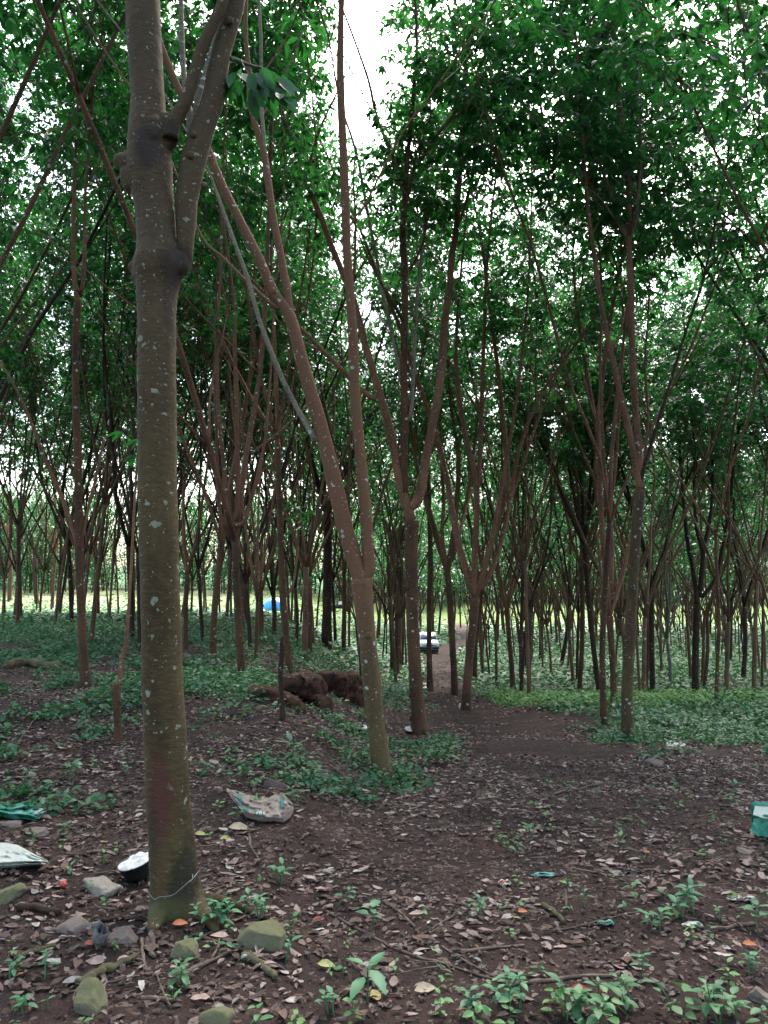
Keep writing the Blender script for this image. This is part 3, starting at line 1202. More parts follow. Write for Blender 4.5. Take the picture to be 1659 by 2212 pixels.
    pts = np.array(pts)
    k = np.repeat(np.arange(len(pts)), 3)
    nn = len(k)
    D = norm(np.stack([rng.normal(.05, .45, nn), rng.normal(0, .45, nn), -.75 + rng.normal(0, .2, nn)], -1))
    N = np.stack([rng.normal(0, .5, nn), -1 + rng.normal(0, .3, nn), .6 + rng.normal(0, .3, nn)], -1)
    L = .105 + .05 * rng.rand(nn)
    V, Q, T = leaf11(pts[k] + rng.normal(0, .012, (nn, 3)), D, N, L, L * .42, .12, .12)
    G.add(V, Q, T, col=np.repeat(np.stack([np.clip(rng.normal(.3, .2, nn), 0, 1), np.zeros(nn), np.zeros(nn)], -1), 11, 0))
    G.obj('crown', [M['leaf'], M['twig']], root)
    return b


T1 = foreground_tree()

# ------------------------------------------------------------------ trees traced one by one
hero('leaning reddish brown rubber tree forking low into a tall V', [(827, 1684, 50), (822, 1640, 40), (812, 1560, 39), (800, 1450, 39), (790, 1350, 39), (784, 1290, 43), (781, 1250, 48)],
     [[(772, 1230, 35), (757, 1180, 36), (738, 1110, 36), (715, 1010, 34), (695, 930, 32), (672, 850, 30), (650, 770, 28), (628, 690, 27), (612, 660, 25), (590, 630, 23), (560, 560, 22), (520, 480, 20), (480, 400, 19), (445, 315, 18), (410, 240, 17), (385, 190, 16), (350, 105, 15), (310, 0, 13)],
      [(795, 1235, 29), (795, 1190, 28), (792, 1130, 27), (785, 1050, 26), (775, 950, 25), (767, 850, 24), (763, 740, 23), (757, 650, 21), (750, 550, 20), (747, 470, 20), (743, 350, 19), (738, 250, 19), (735, 150, 17), (736, 60, 15), (740, -60, 12)],
      [(626, 690, 19), (622, 640, 18), (608, 560, 17), (592, 480, 16), (580, 400, 16), (570, 330, 15), (550, 265, 14), (540, 215, 13), (537, 150, 12), (530, 50, 10)],
      [(683, 950, 13), (655, 905, 12), (620, 840, 11), (590, 770, 11), (560, 690, 10), (535, 600, 10), (505, 520, 9), (485, 465, 8), (460, 395, 6), (430, 330, 4)],
      [(610, 665, 12), (590, 660, 10), (540, 615, 8), (480, 555, 6), (430, 500, 5)],
      [(757, 485, 7), (770, 465, 5), (790, 440, 5), (830, 360, 5), (880, 270, 4), (940, 190, 3)],
      [(570, 300, 9), (566, 250, 9), (564, 190, 8), (563, 80, 8)]],
     mat='bark_two', lmat={3: 'bark_grey', 6: 'bark_grey'}, seed=2, leans=[.02, -.03, .10, -.06, .1, -.05, .1], zleaf=7.3)

hero('dark rubber tree splitting into several limbs at the left edge of the track', [(908, 1584, 40), (903, 1540, 30), (897, 1450, 28), (892, 1350, 27), (889, 1250, 27), (888, 1170, 29), (889, 1125, 32)],
     [[(880, 1100, 22), (866, 1050, 22), (852, 980, 20), (835, 900, 20), (822, 860, 18), (808, 810, 17), (790, 750, 17), (775, 690, 16), (760, 640, 15), (740, 590, 14), (715, 530, 14), (690, 460, 13), (660, 390, 12), (632, 310, 11), (615, 260, 10)],
      [(872, 1065, 19), (872, 980, 18), (874, 900, 18), (872, 800, 17), (874, 700, 16), (874, 600, 15), (870, 520, 15), (872, 450, 13), (878, 380, 11), (884, 300, 10), (893, 200, 9), (900, 100, 7)],
      [(903, 1080, 22), (915, 1020, 20), (930, 940, 19), (945, 860, 18), (955, 780, 18), (960, 700, 17), (972, 620, 16), (975, 560, 15), (985, 500, 14), (990, 420, 13), (997, 330, 12), (1003, 220, 10), (1010, 120, 9)],
      [(822, 865, 12), (790, 850, 12), (750, 810, 11), (700, 760, 10), (655, 715, 9), (600, 660, 7), (540, 600, 6)],
      [(874, 405, 8), (905, 350, 7), (945, 290, 7), (990, 235, 6), (1020, 190, 5)],
      [(873, 410, 8), (865, 400, 8), (850, 340, 9), (828, 290, 8), (810, 240, 7), (795, 170, 6)],
      [(880, 905, 9), (868, 830, 9), (850, 740, 8), (830, 650, 8), (810, 540, 7), (790, 440, 7), (770, 330, 6)],
      [(888, 890, 9), (893, 800, 9), (897, 700, 9), (905, 600, 8), (918, 480, 7), (922, 380, 6), (930, 260, 5)]],
     mat='bark', lmat={1: 'bark', 6: 'bark_grey', 7: 'bark_grey'}, seed=3, leans=[-.04, -.08, .08, .05, .05, .1, .12, .12], zleaf=7.3)

hero('brown rubber tree with many ascending limbs standing right of the white car', [(1007, 1534, 25), (1008, 1500, 20), (1013, 1430, 18), (1021, 1360, 18), (1027, 1290, 19)],
     [[(1024, 1265, 14), (1027, 1180, 14), (1030, 1090, 13), (1028, 1040, 12), (1018, 990, 11), (1003, 930, 10), (990, 840, 9), (985, 760, 8), (990, 650, 7), (1000, 540, 5)],
      [(1034, 1050, 11), (1040, 900, 10), (1045, 750, 9), (1050, 600, 8), (1060, 480, 6), (1075, 350, 5)],
      [(1040, 1270, 13), (1060, 1235, 12), (1080, 1180, 10), (1098, 1100, 9), (1115, 1000, 8), (1135, 930, 8), (1165, 860, 7), (1210, 790, 6), (1260, 720, 5), (1310, 640, 4)],
      [(1043, 1255, 11), (1050, 1210, 10), (1065, 1150, 9), (1085, 1040, 8), (1110, 900, 7), (1125, 790, 6), (1140, 640, 5)],
      [(1100, 1090, 7), (1130, 1000, 6), (1165, 900, 6), (1190, 840, 5), (1240, 700, 5)]],
     auto=2, seed=4, leans=[-.08, .1, .0, -.1, .1], zleaf=7.0)

hero('straight olive barked rubber tree growing right of the dirt track on its near side', [(1356, 1602, 34), (1355, 1560, 26), (1355, 1480, 24), (1360, 1380, 24), (1366, 1280, 23), (1372, 1180, 22), (1378, 1100, 23), (1382, 1058, 24)],
     [[(1375, 1020, 15), (1365, 960, 14), (1352, 900, 14), (1335, 830, 13), (1320, 760, 12), (1305, 690, 11), (1292, 620, 11), (1282, 540, 10), (1270, 450, 9), (1262, 350, 8), (1255, 250, 7), (1245, 100, 5)],
      [(1380, 1000, 16), (1378, 950, 16), (1370, 850, 15), (1365, 750, 15), (1362, 620, 14), (1358, 520, 13), (1358, 430, 12), (1352, 320, 11), (1340, 230, 9), (1330, 130, 7)],
      [(1356, 520, 9), (1340, 480, 9), (1320, 420, 8), (1298, 360, 7), (1280, 300, 6), (1268, 220, 5)],
      [(1361, 515, 9), (1372, 480, 8), (1380, 400, 8), (1383, 300, 7), (1378, 180, 6)],
      [(1384, 1040, 9), (1400, 980, 8), (1425, 900, 7), (1450, 820, 7), (1480, 720, 6), (1520, 600, 6), (1545, 480, 5)]],
     mat='bark_olive', lmat={2: 'bark_grey', 3: 'bark_grey', 4: 'bark_dark'}, seed=5, leans=[-.06, .05, .1, -.05, .12], zleaf=7.0)

hero('slim brown rubber tree close on the left of the straight olive barked one', [(1305, 1562, 19), (1303, 1500, 14), (1301, 1400, 13), (1306, 1300, 13), (1312, 1200, 12), (1316, 1130, 11)],
     [[(1318, 1080, 9), (1320, 1000, 9), (1328, 900, 8), (1340, 800, 7), (1352, 690, 6)], [(1314, 1100, 7), (1306, 1020, 7), (1300, 900, 6), (1296, 780, 6)]], auto=2, seed=6)

hero('rubber tree with a reddish wet tapping scar at its foot behind a white latex cup', [(1327, 1524, 17), (1324, 1450, 13), (1319, 1370, 14), (1316, 1330, 17)],
     [[(1330, 1290, 10), (1345, 1240, 9), (1365, 1150, 8), (1385, 1050, 7), (1400, 900, 6)], [(1313, 1290, 10), (1310, 1200, 9), (1318, 1100, 8), (1330, 1000, 7), (1340, 850, 6)], [(1308, 1300, 6), (1298, 1240, 5), (1290, 1150, 5)]], mat='bark', auto=2, seed=7)

hero('dark rubber tree leaning left out of the bright green weeds right of the track', [(1296, 1509, 12), (1287, 1440, 11), (1277, 1350, 11), (1268, 1250, 11), (1262, 1175, 12)],
     [[(1250, 1125, 8), (1238, 1060, 7), (1225, 980, 6), (1215, 860, 5)], [(1268, 1130, 8), (1275, 1050, 7), (1285, 950, 6), (1290, 820, 5)]], mat='bark_dark', auto=3, seed=8)

hero('nearly black rubber tree with a wide Y fork rising from bright green weeds', [(1503, 1517, 17), (1502, 1450, 15), (1503, 1380, 14), (1507, 1305, 15)],
     [[(1503, 1275, 10), (1495, 1220, 9), (1486, 1176, 9), (1478, 1100, 8), (1470, 1000, 7), (1462, 880, 6)],
      [(1512, 1275, 12), (1516, 1230, 11), (1518, 1190, 11), (1506, 1150, 8), (1500, 1080, 7), (1500, 960, 6)],
      [(1519, 1188, 9), (1532, 1130, 8), (1540, 1050, 7), (1538, 930, 6), (1545, 800, 5)],
      [(1515, 1290, 9), (1545, 1251, 8), (1558, 1197, 8), (1575, 1100, 7), (1590, 960, 6)]], mat='bark_dark', seed=9)

hero('very slim pale stemmed rubber tree just right of the nearly black one', [(1547, 1525, 9), (1550, 1419, 8), (1553, 1349, 8), (1549, 1250, 7), (1546, 1160, 7)], auto=2, seed=10, mat='bark', per=6)

hero('tall straight brown rubber tree on the far left with a thin low side limb', [(186, 1485, 27), (182, 1450, 21), (178, 1380, 18), (175, 1300, 18), (172, 1240, 17), (171, 1180, 19), (170, 1160, 20), (170, 1100, 17), (168, 1000, 17), (165, 900, 16), (163, 800, 15), (165, 700, 15), (168, 655, 16)],
     [[(163, 620, 11), (158, 540, 10), (160, 430, 9), (165, 300, 7)], [(176, 630, 9), (182, 560, 9), (183, 500, 8), (185, 400, 6)],
      [(165, 1165, 10), (150, 1120, 10), (130, 1065, 9), (100, 1000, 8), (70, 920, 7), (40, 850, 5), (0, 780, 4)],
      [(178, 1158, 7), (188, 1110, 6), (205, 1040, 6), (225, 950, 5)]],
     seed=11, leans=[.05, -.05, -.02, .1], zleaf=6.3)

hero('brown rubber tree with a three limbed fork standing left of the rotten logs', [(528, 1472, 23), (522, 1440, 18), (517, 1380, 17), (513, 1300, 16), (510, 1230, 15), (509, 1170, 18)],
     [[(500, 1130, 11), (488, 1050, 10), (478, 950, 9), (470, 850, 8), (470, 700, 7)], [(512, 1100, 11), (513, 1000, 10), (512, 900, 9), (508, 780, 8), (505, 640, 6)], [(525, 1130, 10), (545, 1070, 9), (560, 1010, 8), (575, 930, 6), (585, 800, 5)]],
     auto=2, seed=12)

hero('brown rubber tree with a high narrow fork, second right of the foreground trunk', [(460, 1423, 16), (461, 1360, 14), (466, 1290, 14), (473, 1230, 13), (480, 1180, 13)],
     [[(478, 1130, 9), (470, 1050, 8), (468, 950, 7), (464, 820, 6)], [(488, 1130, 9), (500, 1040, 8), (520, 930, 7), (540, 800, 5)]], auto=2, seed=13)
hero('slim low forked rubber tree just right of the big foreground trunk', [(401, 1401, 11), (402, 1300, 10), (405, 1240, 11)],
     [[(400, 1200, 7), (396, 1120, 7), (398, 1000, 6)], [(412, 1210, 8), (426, 1150, 7), (440, 1060, 6), (455, 950, 5)]], seed=14)
hero('thick dark trunked rubber tree behind the rotten logs, stoutest of the middle distance', [(706, 1411, 26), (706, 1350, 22), (707, 1280, 20), (708, 1200, 18), (707, 1110, 17)], auto=3, mat='bark_dark', seed=15)
hero('light brown rubber tree rising directly behind the rotten logs and the broken dark stake', [(627, 1456, 19), (620, 1400, 16), (613, 1320, 15), (609, 1250, 14), (606, 1150, 13), (602, 1050, 12), (600, 950, 11)],
     [[(597, 850, 9), (590, 700, 7), (585, 550, 5)], [(606, 900, 7), (622, 800, 6), (640, 680, 5)], [(615, 1290, 7), (632, 1265, 6), (642, 1200, 5), (648, 1100, 5)]], auto=2, seed=16)
hero('slim rubber tree standing in front of the white car', [(929, 1494, 16), (928, 1440, 12), (927, 1380, 11), (928, 1280, 11), (930, 1200, 11), (928, 1130, 10), (926, 1050, 9)],
     [[(922, 960, 7), (916, 840, 6), (912, 700, 5)], [(932, 980, 7), (940, 880, 6), (950, 760, 5)]], auto=2, seed=17)
hero('brown low forked rubber tree between the white car and the many limbed tree', [(983, 1502, 17), (980, 1440, 14), (975, 1350, 14), (970, 1270, 14), (966, 1235, 15)],
     [[(960, 1200, 9), (955, 1150, 9), (958, 1090, 8), (955, 1020, 8), (950, 900, 7)], [(975, 1210, 9), (985, 1180, 9), (1000, 1120, 8), (1015, 1040, 7), (1030, 920, 6)], [(955, 1190, 6), (945, 1150, 6), (935, 1120, 5)]], auto=2, seed=18)
hero('slim rubber tree on the bank with a narrow fork, left of its straighter twin', [(1108, 1494, 14), (1106, 1450, 11), (1100, 1380, 10), (1095, 1320, 11)],
     [[(1085, 1270, 7), (1076, 1220, 6), (1068, 1140, 6)], [(1100, 1260, 7), (1107, 1180, 6), (1115, 1060, 5)]], auto=3, seed=19)
hero('slim straight rubber tree on the bank right of the pale narrow forked one', [(1126, 1481, 9), (1125, 1400, 8), (1128, 1300, 8), (1130, 1220, 8)], auto=3, seed=20)
hero('stout fluted rubber tree left of the dark multi limbed one, close to the white car', [(859, 1444, 17), (860, 1380, 16), (862, 1300, 18), (864, 1210, 17)], auto=6, seed=21)
hero('very slim stem leaning on the left of the stout fluted rubber tree', [(848, 1464, 8), (846, 1400, 7), (842, 1300, 7), (838, 1200, 7)], auto=1, seed=22, per=6)
hero('slim rubber tree hidden half behind the many limbed tree right of the car', [(1026, 1476, 12), (1027, 1400, 9), (1036, 1320, 9), (1044, 1240, 9)], auto=4, seed=23)
hero('small brown rubber tree peeping out right behind the leaning V forked tree', [(784, 1481, 14), (781, 1420, 12), (776, 1330, 11), (770, 1240, 11)], auto=3, seed=24)
mids = [
    ((1251, 1499, 10), (1257, 1229, 10), 'straight brown rubber tree in the weeds left of the leaning dark one', 'bark'),
    ((1394, 1496, 10), (1396, 1310, 9), 'slim brown rubber tree just right of the olive barked one, left of its twin', 'bark'),
    ((1410, 1500, 12), (1408, 1260, 11), 'dark straight rubber tree between the olive barked and the nearly black trees', 'bark_dark'),
    ((1211, 1442, 9), (1229, 1290, 8), 'rubber tree leaning to the right in the dim hollow right of the track', 'bark_dark'),
    ((1167, 1426, 8), (1172, 1270, 8), 'short dark rubber tree in the dim hollow with branches spread at mid height', 'bark'),
    ((1140, 1436, 9), (1140, 1290, 9), 'dark rubber tree at the left end of the dim hollow', 'bark_dark'),
    ((1341, 1374, 10), (1336, 1290, 10), 'black crooked tree with its roots showing in the far field on the right', 'bark_dark'),
    ((1605, 1466, 10), (1607, 1310, 9), 'dark rubber tree near the right edge with a two armed fork', 'bark_dark'),
    ((1646, 1486, 6), (1648, 1300, 5), 'thin leafy stemmed rubber tree at the right border of the view', 'bark'),
    ((1578, 1434, 7), (1580, 1300, 7), 'thin dark rubber tree right of the slim pale stemmed one', 'bark_dark'),
    ((1448, 1488, 8), (1440, 1380, 7), 'slim pale rubber tree curving to the right before the nearly black one', 'bark_grey'),
    ((1520, 1492, 8), (1528, 1330, 7), 'slim brown rubber tree almost behind the nearly black one', 'bark'),
    ((155, 1351, 10), (148, 1180, 9), 'dark brown rubber tree left behind the tall straight one on the far left', 'bark_dark'),
    ((80, 1308, 10), (76, 1200, 9), 'dark leaning rubber tree in front of the bright clearing on the far left', 'bark_dark'),
    ((20, 1300, 9), (16, 1150, 9), 'brown rubber tree at the left border in front of the clearing', 'bark'),
    ((112, 1321, 8), (120, 1190, 7), 'slim brown rubber tree second from the far left group by the clearing', 'bark'),
    ((212, 1336, 8), (210, 1220, 8), 'slim rubber tree in front of the clearing with a low split stem', 'bark'),
    ((285, 1376, 13), (278, 1180, 12), 'dark rubber tree left of the big foreground trunk, before the bright clearing', 'bark_dark'),
    ((302, 1399, 9), (298, 1200, 9), 'slim dark rubber tree touching the left side of the big foreground trunk', 'bark_dark'),
    ((438, 1388, 8), (428, 1230, 8), 'slim dark rubber tree leaning left before the white clearing', 'bark_dark'),
    ((540, 1403, 9), (530, 1260, 9), 'slim dark rubber tree right of the three limbed one', 'bark_dark'),
    ((553, 1424, 8), (556, 1300, 8), 'crooked slim rubber tree left of the blue tent with a curved limb', 'bark'),
    ((565, 1376, 11), (563, 1280, 11), 'rubber tree with a wide low fork standing just left of the blue tent', 'bark'),
    ((592, 1381, 9), (590, 1290, 9), 'dark rubber tree standing in front of the blue tent', 'bark_dark'),
    ((669, 1416, 10), (664, 1250, 9), 'brown rubber tree left of the stout dark trunk behind the logs', 'bark'),
    ((725, 1398, 7), (718, 1260, 7), 'slim dark rubber tree just right of the stout dark trunk behind the logs', 'bark_dark'),
    ((742, 1424, 10), (744, 1240, 9), 'brown rubber tree between the stout dark trunk and the leaning V forked tree', 'bark'),
    ((640, 1394, 8), (638, 1270, 7), 'slim dark rubber tree right of the blue tent', 'bark_dark'),
]
for k, (b0, t0, lab, mt) in enumerate(mids):
    mid = ((b0[0] + t0[0]) / 2 + RS(k).normal(0, 2.5), (b0[1] + t0[1]) / 2, (b0[2] + t0[2]) / 2)
    hero(lab, [b0, mid, t0], auto=3 + (k % 3 == 0) + (k % 5 == 0), mat=mt, seed=40 + k, per=12, ll=.155, gap=.21, fine=False, ztop=14.5 + (k % 4))

# broken stump with a thin regrown stem, dark broken stake
hero('broken waist high stump with a thin regrown stem, left of the foreground trunk', [(255, 1603, 19), (254, 1560, 16), (252, 1520, 17), (250, 1492, 19), (252, 1478, 14)],
     [[(258, 1470, 9), (262, 1426, 9), (271, 1400, 10), (274, 1370, 8), (277, 1326, 7), (282, 1251, 6), (287, 1160, 6), (292, 1060, 5), (300, 940, 4)]], seed=90, zleaf=4.5, ztop=6, name='broken_stump', cat='stump', group=None)
hero('dark broken stake standing upright in front of the rotten logs', [(611, 1556, 13), (608, 1500, 11), (606, 1450, 11), (610, 1405, 11), (608, 1385, 9), (611, 1374, 5)], mat='bark_dark', crown=False, seed=91, name='wooden_stake', cat='stake', group=None)

# trees just outside the frame whose crowns reach into it
off = [(-4.9, 7.4), (-6.6, 11.2), (-8.6, 14.5), (5.6, 7.8), (7.2, 11.6), (8.9, 14.6), (4.6, 4.4), (-10.6, 18.5)]
for k, (x, y) in enumerate(off):
    rng = RS(300 + k)
    b = np.array([x, y, float(hgt(x, y))])
    root = thing('rubber_tree', ['rubber tree whose leaves hang into the upper left corner', 'rubber tree whose leaves hang into the upper right corner'][x > 0], 'tree', b, TREE_GROUP)
    HERO_POS.append((x, y))
    tg = Geo()
    V, Q, T = tube([[0, 0, -.2], [.03, 0, 1], [.0, .04, 2], [.05, .05, 3.0]], [.09, .075, .07, .06], 12, 3, .06, k)
    tg.add(V, Q, T)
    tg.obj('trunk', M['bark'], root)
    br = gen_limbs([.05, .05, 3.0], .055, rng, 3, 14, 0, 1.25)
    lg = None
    for SP, SR in br:
        if len(SP) > 6 or lg is None:
            if lg:
                lg.obj('limb', M['bark'], root)
            lg = Geo()
        V, Q, T = tube(SP, SR, 7, 2, .04)
        lg.add(V, Q, T)
    lg.obj('limb', M['bark'], root)
    G = crown_geo(br, rng, 4.6 if k in (0, 3, 4) else 5.5, 10, .155, True, .34)
    G.obj('crown', [M['leaf'], M['twig']], root)

# ------------------------------------------------------------------ the rows behind: copies of ten grown trees
PROTO = []
KINDS = ['three limbed', 'four limbed', 'many limbed', 'two limbed', 'three limbed', 'four limbed', 'many limbed', 'two limbed', 'three limbed', 'many limbed']
for k, (nl, hf, zt) in enumerate([(3, 3.0, 15), (4, 2.4, 16), (5, 2.7, 15), (2, 4.0, 16), (3, 2.2, 14), (4, 3.4, 17), (6, 2.5, 15), (2, 3.6, 16), (3, 2.0, 14.5), (5, 3.1, 16.5)]):
    rng = RS(700 + k)
    r0 = .062
    lean = rng.normal(0, .12, 2)
    tp = np.array([[0, 0, -.3], [0, 0, 0], [lean[0] * .3, lean[1] * .3, hf * .5], [lean[0], lean[1], hf]])
    tg = Geo()
    V, Q, T = tube(tp, np.array([r0 * 1.35, r0 * 1.2, r0, r0]), 9, 3, .07, k)
    tg.add(V, Q, T)
    br = gen_limbs(tp[-1], r0 * .95, rng, nl, zt, 0, 1.2)
    for SP, SR in br:
        V, Q, T = tube(SP, SR, 6 if len(SP) > 6 else 4, 2)
        tg.add(V, Q, T)
    tm = tg.mesh('trunk', M['bark_pale'])
    tmd = tm.copy()
    tmd.materials.clear()
    tmd.materials.append(M['bark_dark'])
    G = crown_geo(br, rng, 7.0, 13, .16, False, .17)
    G2 = crown_geo(br, rng, 6.8, 7, .24, False, .34, twigs=False)
    PROTO.append((tm, tmd, G.mesh('crown', [M['leaf'], M['twig']]), G2.mesh('crown', [M['leaf']])))

rng = RS(77)
cand = []
grid = {}
HP = np.array(HERO_POS)


def ok_spot(x, y):
    q = x / y
    if abs(x - path_x(y)) < path_w(y) + .7 and y < 95:
        return False
    u, v = project((x, y, float(hgt(x, y))))
    if y < 76 and 893 < u < 975:
        return False
    if 18 < y < 36 and abs(x + .45 + .012 * y) < 1.2:
        return False
    if y < 20 and abs(q) < .53:
        return False
    if y < 48 and 570 < u < 612 and rng.rand() < .75:
        return False
    if y < 48 and 700 < u < 765 and rng.rand() < .35:
        return False
    if clearing(np.array([x]), np.array([y]))[0] > .3:
        return False
    if q < -.02 and 44 < y < 140:
        return rng.rand() < .16
    return True


tries = 0
while tries < 60000:
    tries += 1
    y = math.sqrt(rng.rand() * (106**2 - 9**2) + 9**2)
    x = (rng.rand() * 2 - 1) * (.58 * y + 1.5)
    if y < 20 and abs(x) > .8 * y:
        continue
    if not ok_spot(x, y):
        continue
    mind = 2.6 if y < 26 else 2.8 if y < 40 else 3.1
    if x < -.06 * y:
        mind = 2.25
    c = (int(x // 3), int(y // 3))
    bad = False
    for a in (-1, 0, 1):
        for b_ in (-1, 0, 1):
            for (xx, yy) in grid.get((c[0] + a, c[1] + b_), ()):
                if (xx - x)**2 + (yy - y)**2 < mind * mind:
                    bad = True
    if bad or np.min((HP[:, 0] - x)**2 + (HP[:, 1] - y)**2) < 1.5**2:
        continue
    grid.setdefault(c, []).append((x, y))
    cand.append((x, y))
cand.sort(key=lambda p: p[1])
n_hero = len([o for o in COL.objects if o.get('category') == 'tree'])
n_keep = 296 - n_hero
print('trees traced', n_hero, 'candidates', len(cand))


def where(u):
    marks = [(60, 'at the left border'), (150, 'behind the tall far left tree'), (270, 'left of the foreground trunk'), (410, 'behind the foreground trunk'), (500, 'right of the foreground trunk'),
             (570, 'left of the blue tent'), (630, 'near the blue tent'), (700, 'behind the rotten logs'), (760, 'right of the stout trunk'), (830, 'behind the V forked tree'), (900, 'left of the white car'),
             (990, 'right of the white car'), (1060, 'behind the many limbed tree'), (1150, 'above the bend of the bank'), (1240, 'in the field right of the track'), (1310, 'left of the olive tree'), (1400, 'behind the olive tree'),
             (1480, 'left of the black Y fork'), (1560, 'behind the black Y fork'), (9999, 'at the right border')]
    for m, t in marks:
        if u < m:
            return t


for idx, (x, y) in enumerate(cand[:n_keep]):
    k = rng.randint(len(PROTO))
    tm, tmd, cn, cf = PROTO[k]
    dark = rng.rand() < .2
    z = float(hgt(x, y))
    u, v = project((x, y, z))
    dist = 'in the middle distance' if y < 34 else 'farther back' if y < 60 else 'far back'
    sl_ = .68 + .42 * rng.rand()
    out = abs(x / y) > .5
    lab = f"{'dark' if dark else 'brown'} {KINDS[k]} rubber tree {dist} {where(u)}"
    if out:
        lab = f"rubber tree {dist} {'beyond the left border' if x < 0 else 'beyond the right border'} of the view"
    root = thing('rubber_tree', lab, 'tree', (x, y, z), TREE_GROUP)
    root.rotation_euler = (rng.normal(0, .045), rng.normal(0, .045), rng.rand() * 2 * PI)
    hs = .92 + .2 * rng.rand()
    root.scale = (sl_, sl_, hs)
    for nm, me in (('trunk', tmd if dark else tm), ('crown', cn if y < 42 else cf)):
        o = link(nm, me, root)

# the rest of the plantation and the wooded slope beyond the clearing, read as one mass
G = Geo()
rest = [(x, y, 1) for x, y in cand[n_keep:]]
r2 = RS(9)
while len(rest) < len(cand[n_keep:]) + 420:
    y = 106 + 60 * r2.rand() ** .8 + (30 * r2.rand())
    x = (r2.rand() * 2 - 1) * .60 * y
    q = x / y
    if clearing(np.array([x]), np.array([y]))[0] > .2:
        continue
    if q < -.02 and y < 138:
        continue
    if abs(q) < .03 and y < 120:
        continue
    rest.append((x, y, 0))
for _ in range(110):
    y = 139 + 16 * r2.rand()
    rest.append(((-.62 + .72 * r2.rand()) * y, y, 0))
for (x, y, near) in rest:
    z = float(hgt(x, y))
    hf = 1.5 + 2 * r2.rand()
    H = 13 + 5 * r2.rand() + (3 if y > 130 else 0)
    r = .10 + .04 * r2.rand()
    ln = r2.normal(0, .2, 2)
    V, Q, T = tube([[x, y, z - .3], [x + ln[0], y + ln[1], z + hf]], [r * 1.1, r], 5, 1, caps=False)
    G.add(V, Q, mat=1)
    tips = []
    for a in range(r2.randint(2, 4)):
        az = r2.rand() * 2 * PI
        sp_ = 1.0 + .9 * r2.rand()
        m1 = [x + ln[0] + math.cos(az) * sp_ * .5, y + ln[1] + math.sin(az) * sp_ * .5, z + hf + 3]
        m2 = [x + ln[0] + math.cos(az) * sp_, y + ln[1] + math.sin(az) * sp_, z + H * .8]
        V, Q, T = tube([[x + ln[0], y + ln[1], z + hf], m1, m2], [r * .75, r * .55, r * .25], 4, 1, caps=False)
        G.add(V, Q, mat=1)
        tips.append(m2)
    nl = 560 if y < 135 else 900
    t = r2.rand(nl)
    low = (.6 if r2.rand() < .6 else 3.0) if y > 136 else 5.5
    zz = low + (H - low) * r2.rand(nl)
    rr = (1.0 + 1.7 * np.sin(np.clip((zz - low) / (H - low), 0, 1) * PI) ** .7) * np.sqrt(r2.rand(nl))
    az = r2.rand(nl) * 2 * PI
    P = np.stack([x + ln[0] + rr * np.cos(az), y + ln[1] + rr * np.sin(az), z + zz], -1)
    cl = fbm(P * .9, 2)
    P = P[cl > -.25]
    m = len(P)
    D = norm(r2.normal(0, 1, (m, 3)) * np.array([1, 1, .5]) + np.array([0, 0, -.3]))
    N = np.array([0, 0, 1.]) + r2.normal(0, .5, (m, 3))
    L = .34 + .22 * r2.rand(m)
    V, Q = leaf4(P, D, N, L, L * .6)
    tint = np.clip(r2.normal(.55, .25, m), 0, 1)
    G.add(V, Q, col=np.repeat(np.stack([tint, np.zeros(m), np.zeros(m)], -1), 4, 0))
for (x, y) in [(-6, -4), (6.5, -3.5), (0, -7), (-3.5, -8), (4, -9), (-8, .5), (8.5, 1), (-10, -6), (10, -7), (-7, -11), (1.5, -12), (7, -13), (-12, 2), (12, 3.5), (-3, -14), (-13, -2), (13, -3), (-9.5, 5), (10.5, 6)]:  # unseen trees round the camera, added to cut low skylight from behind
    z = float(hgt(x, y))
    V, Q, T = tube([[x, y, z - .3], [x + .1, y, z + 3], [x, y + .3, z + 11]], [.11, .09, .04], 6, 1, caps=False)
    G.add(V, Q, mat=1)
    nl = 1500
    P = np.stack([x + r2.normal(0, 1.4, nl), y + r2.normal(0, 1.4, nl), z + 4.5 + 10 * r2.rand(nl)], -1)
    P = P[fbm(P * .8, 2) > -.2]
    m = len(P)
    D = norm(r2.normal(0, 1, (m, 3)) * np.array([1, 1, .5]) + np.array([0, 0, -.3]))
    L = .26 + .14 * r2.rand(m)
    V, Q = leaf4(P, D, np.array([0, 0, 1.]) + r2.normal(0, .5, (m, 3)), L, L * .6)
    G.add(V, Q, col=np.repeat(np.stack([r2.rand(m), np.zeros(m), np.zeros(m)], -1), 4, 0))
tag(G.obj('distant_wood_and_shade_trees', [M['leaf'], M['bark']]), 'mass of rubber trees closing the view behind the clearing and unseen ones added for shade round the camera', 'wood', kind='stuff')

# ------------------------------------------------------------------ leaf litter and low weeds (nobody could count these)
def scatter_y(n, y0, y1, pw, rng, q=.55, extra=1.0):
    t = rng.rand(n)
    a = 2 - pw
    y = (y0**a + t * (y1**a - y0**a))**(1 / a)
    x = (rng.rand(n) * 2 - 1) * (q * y + extra)
    return x, y


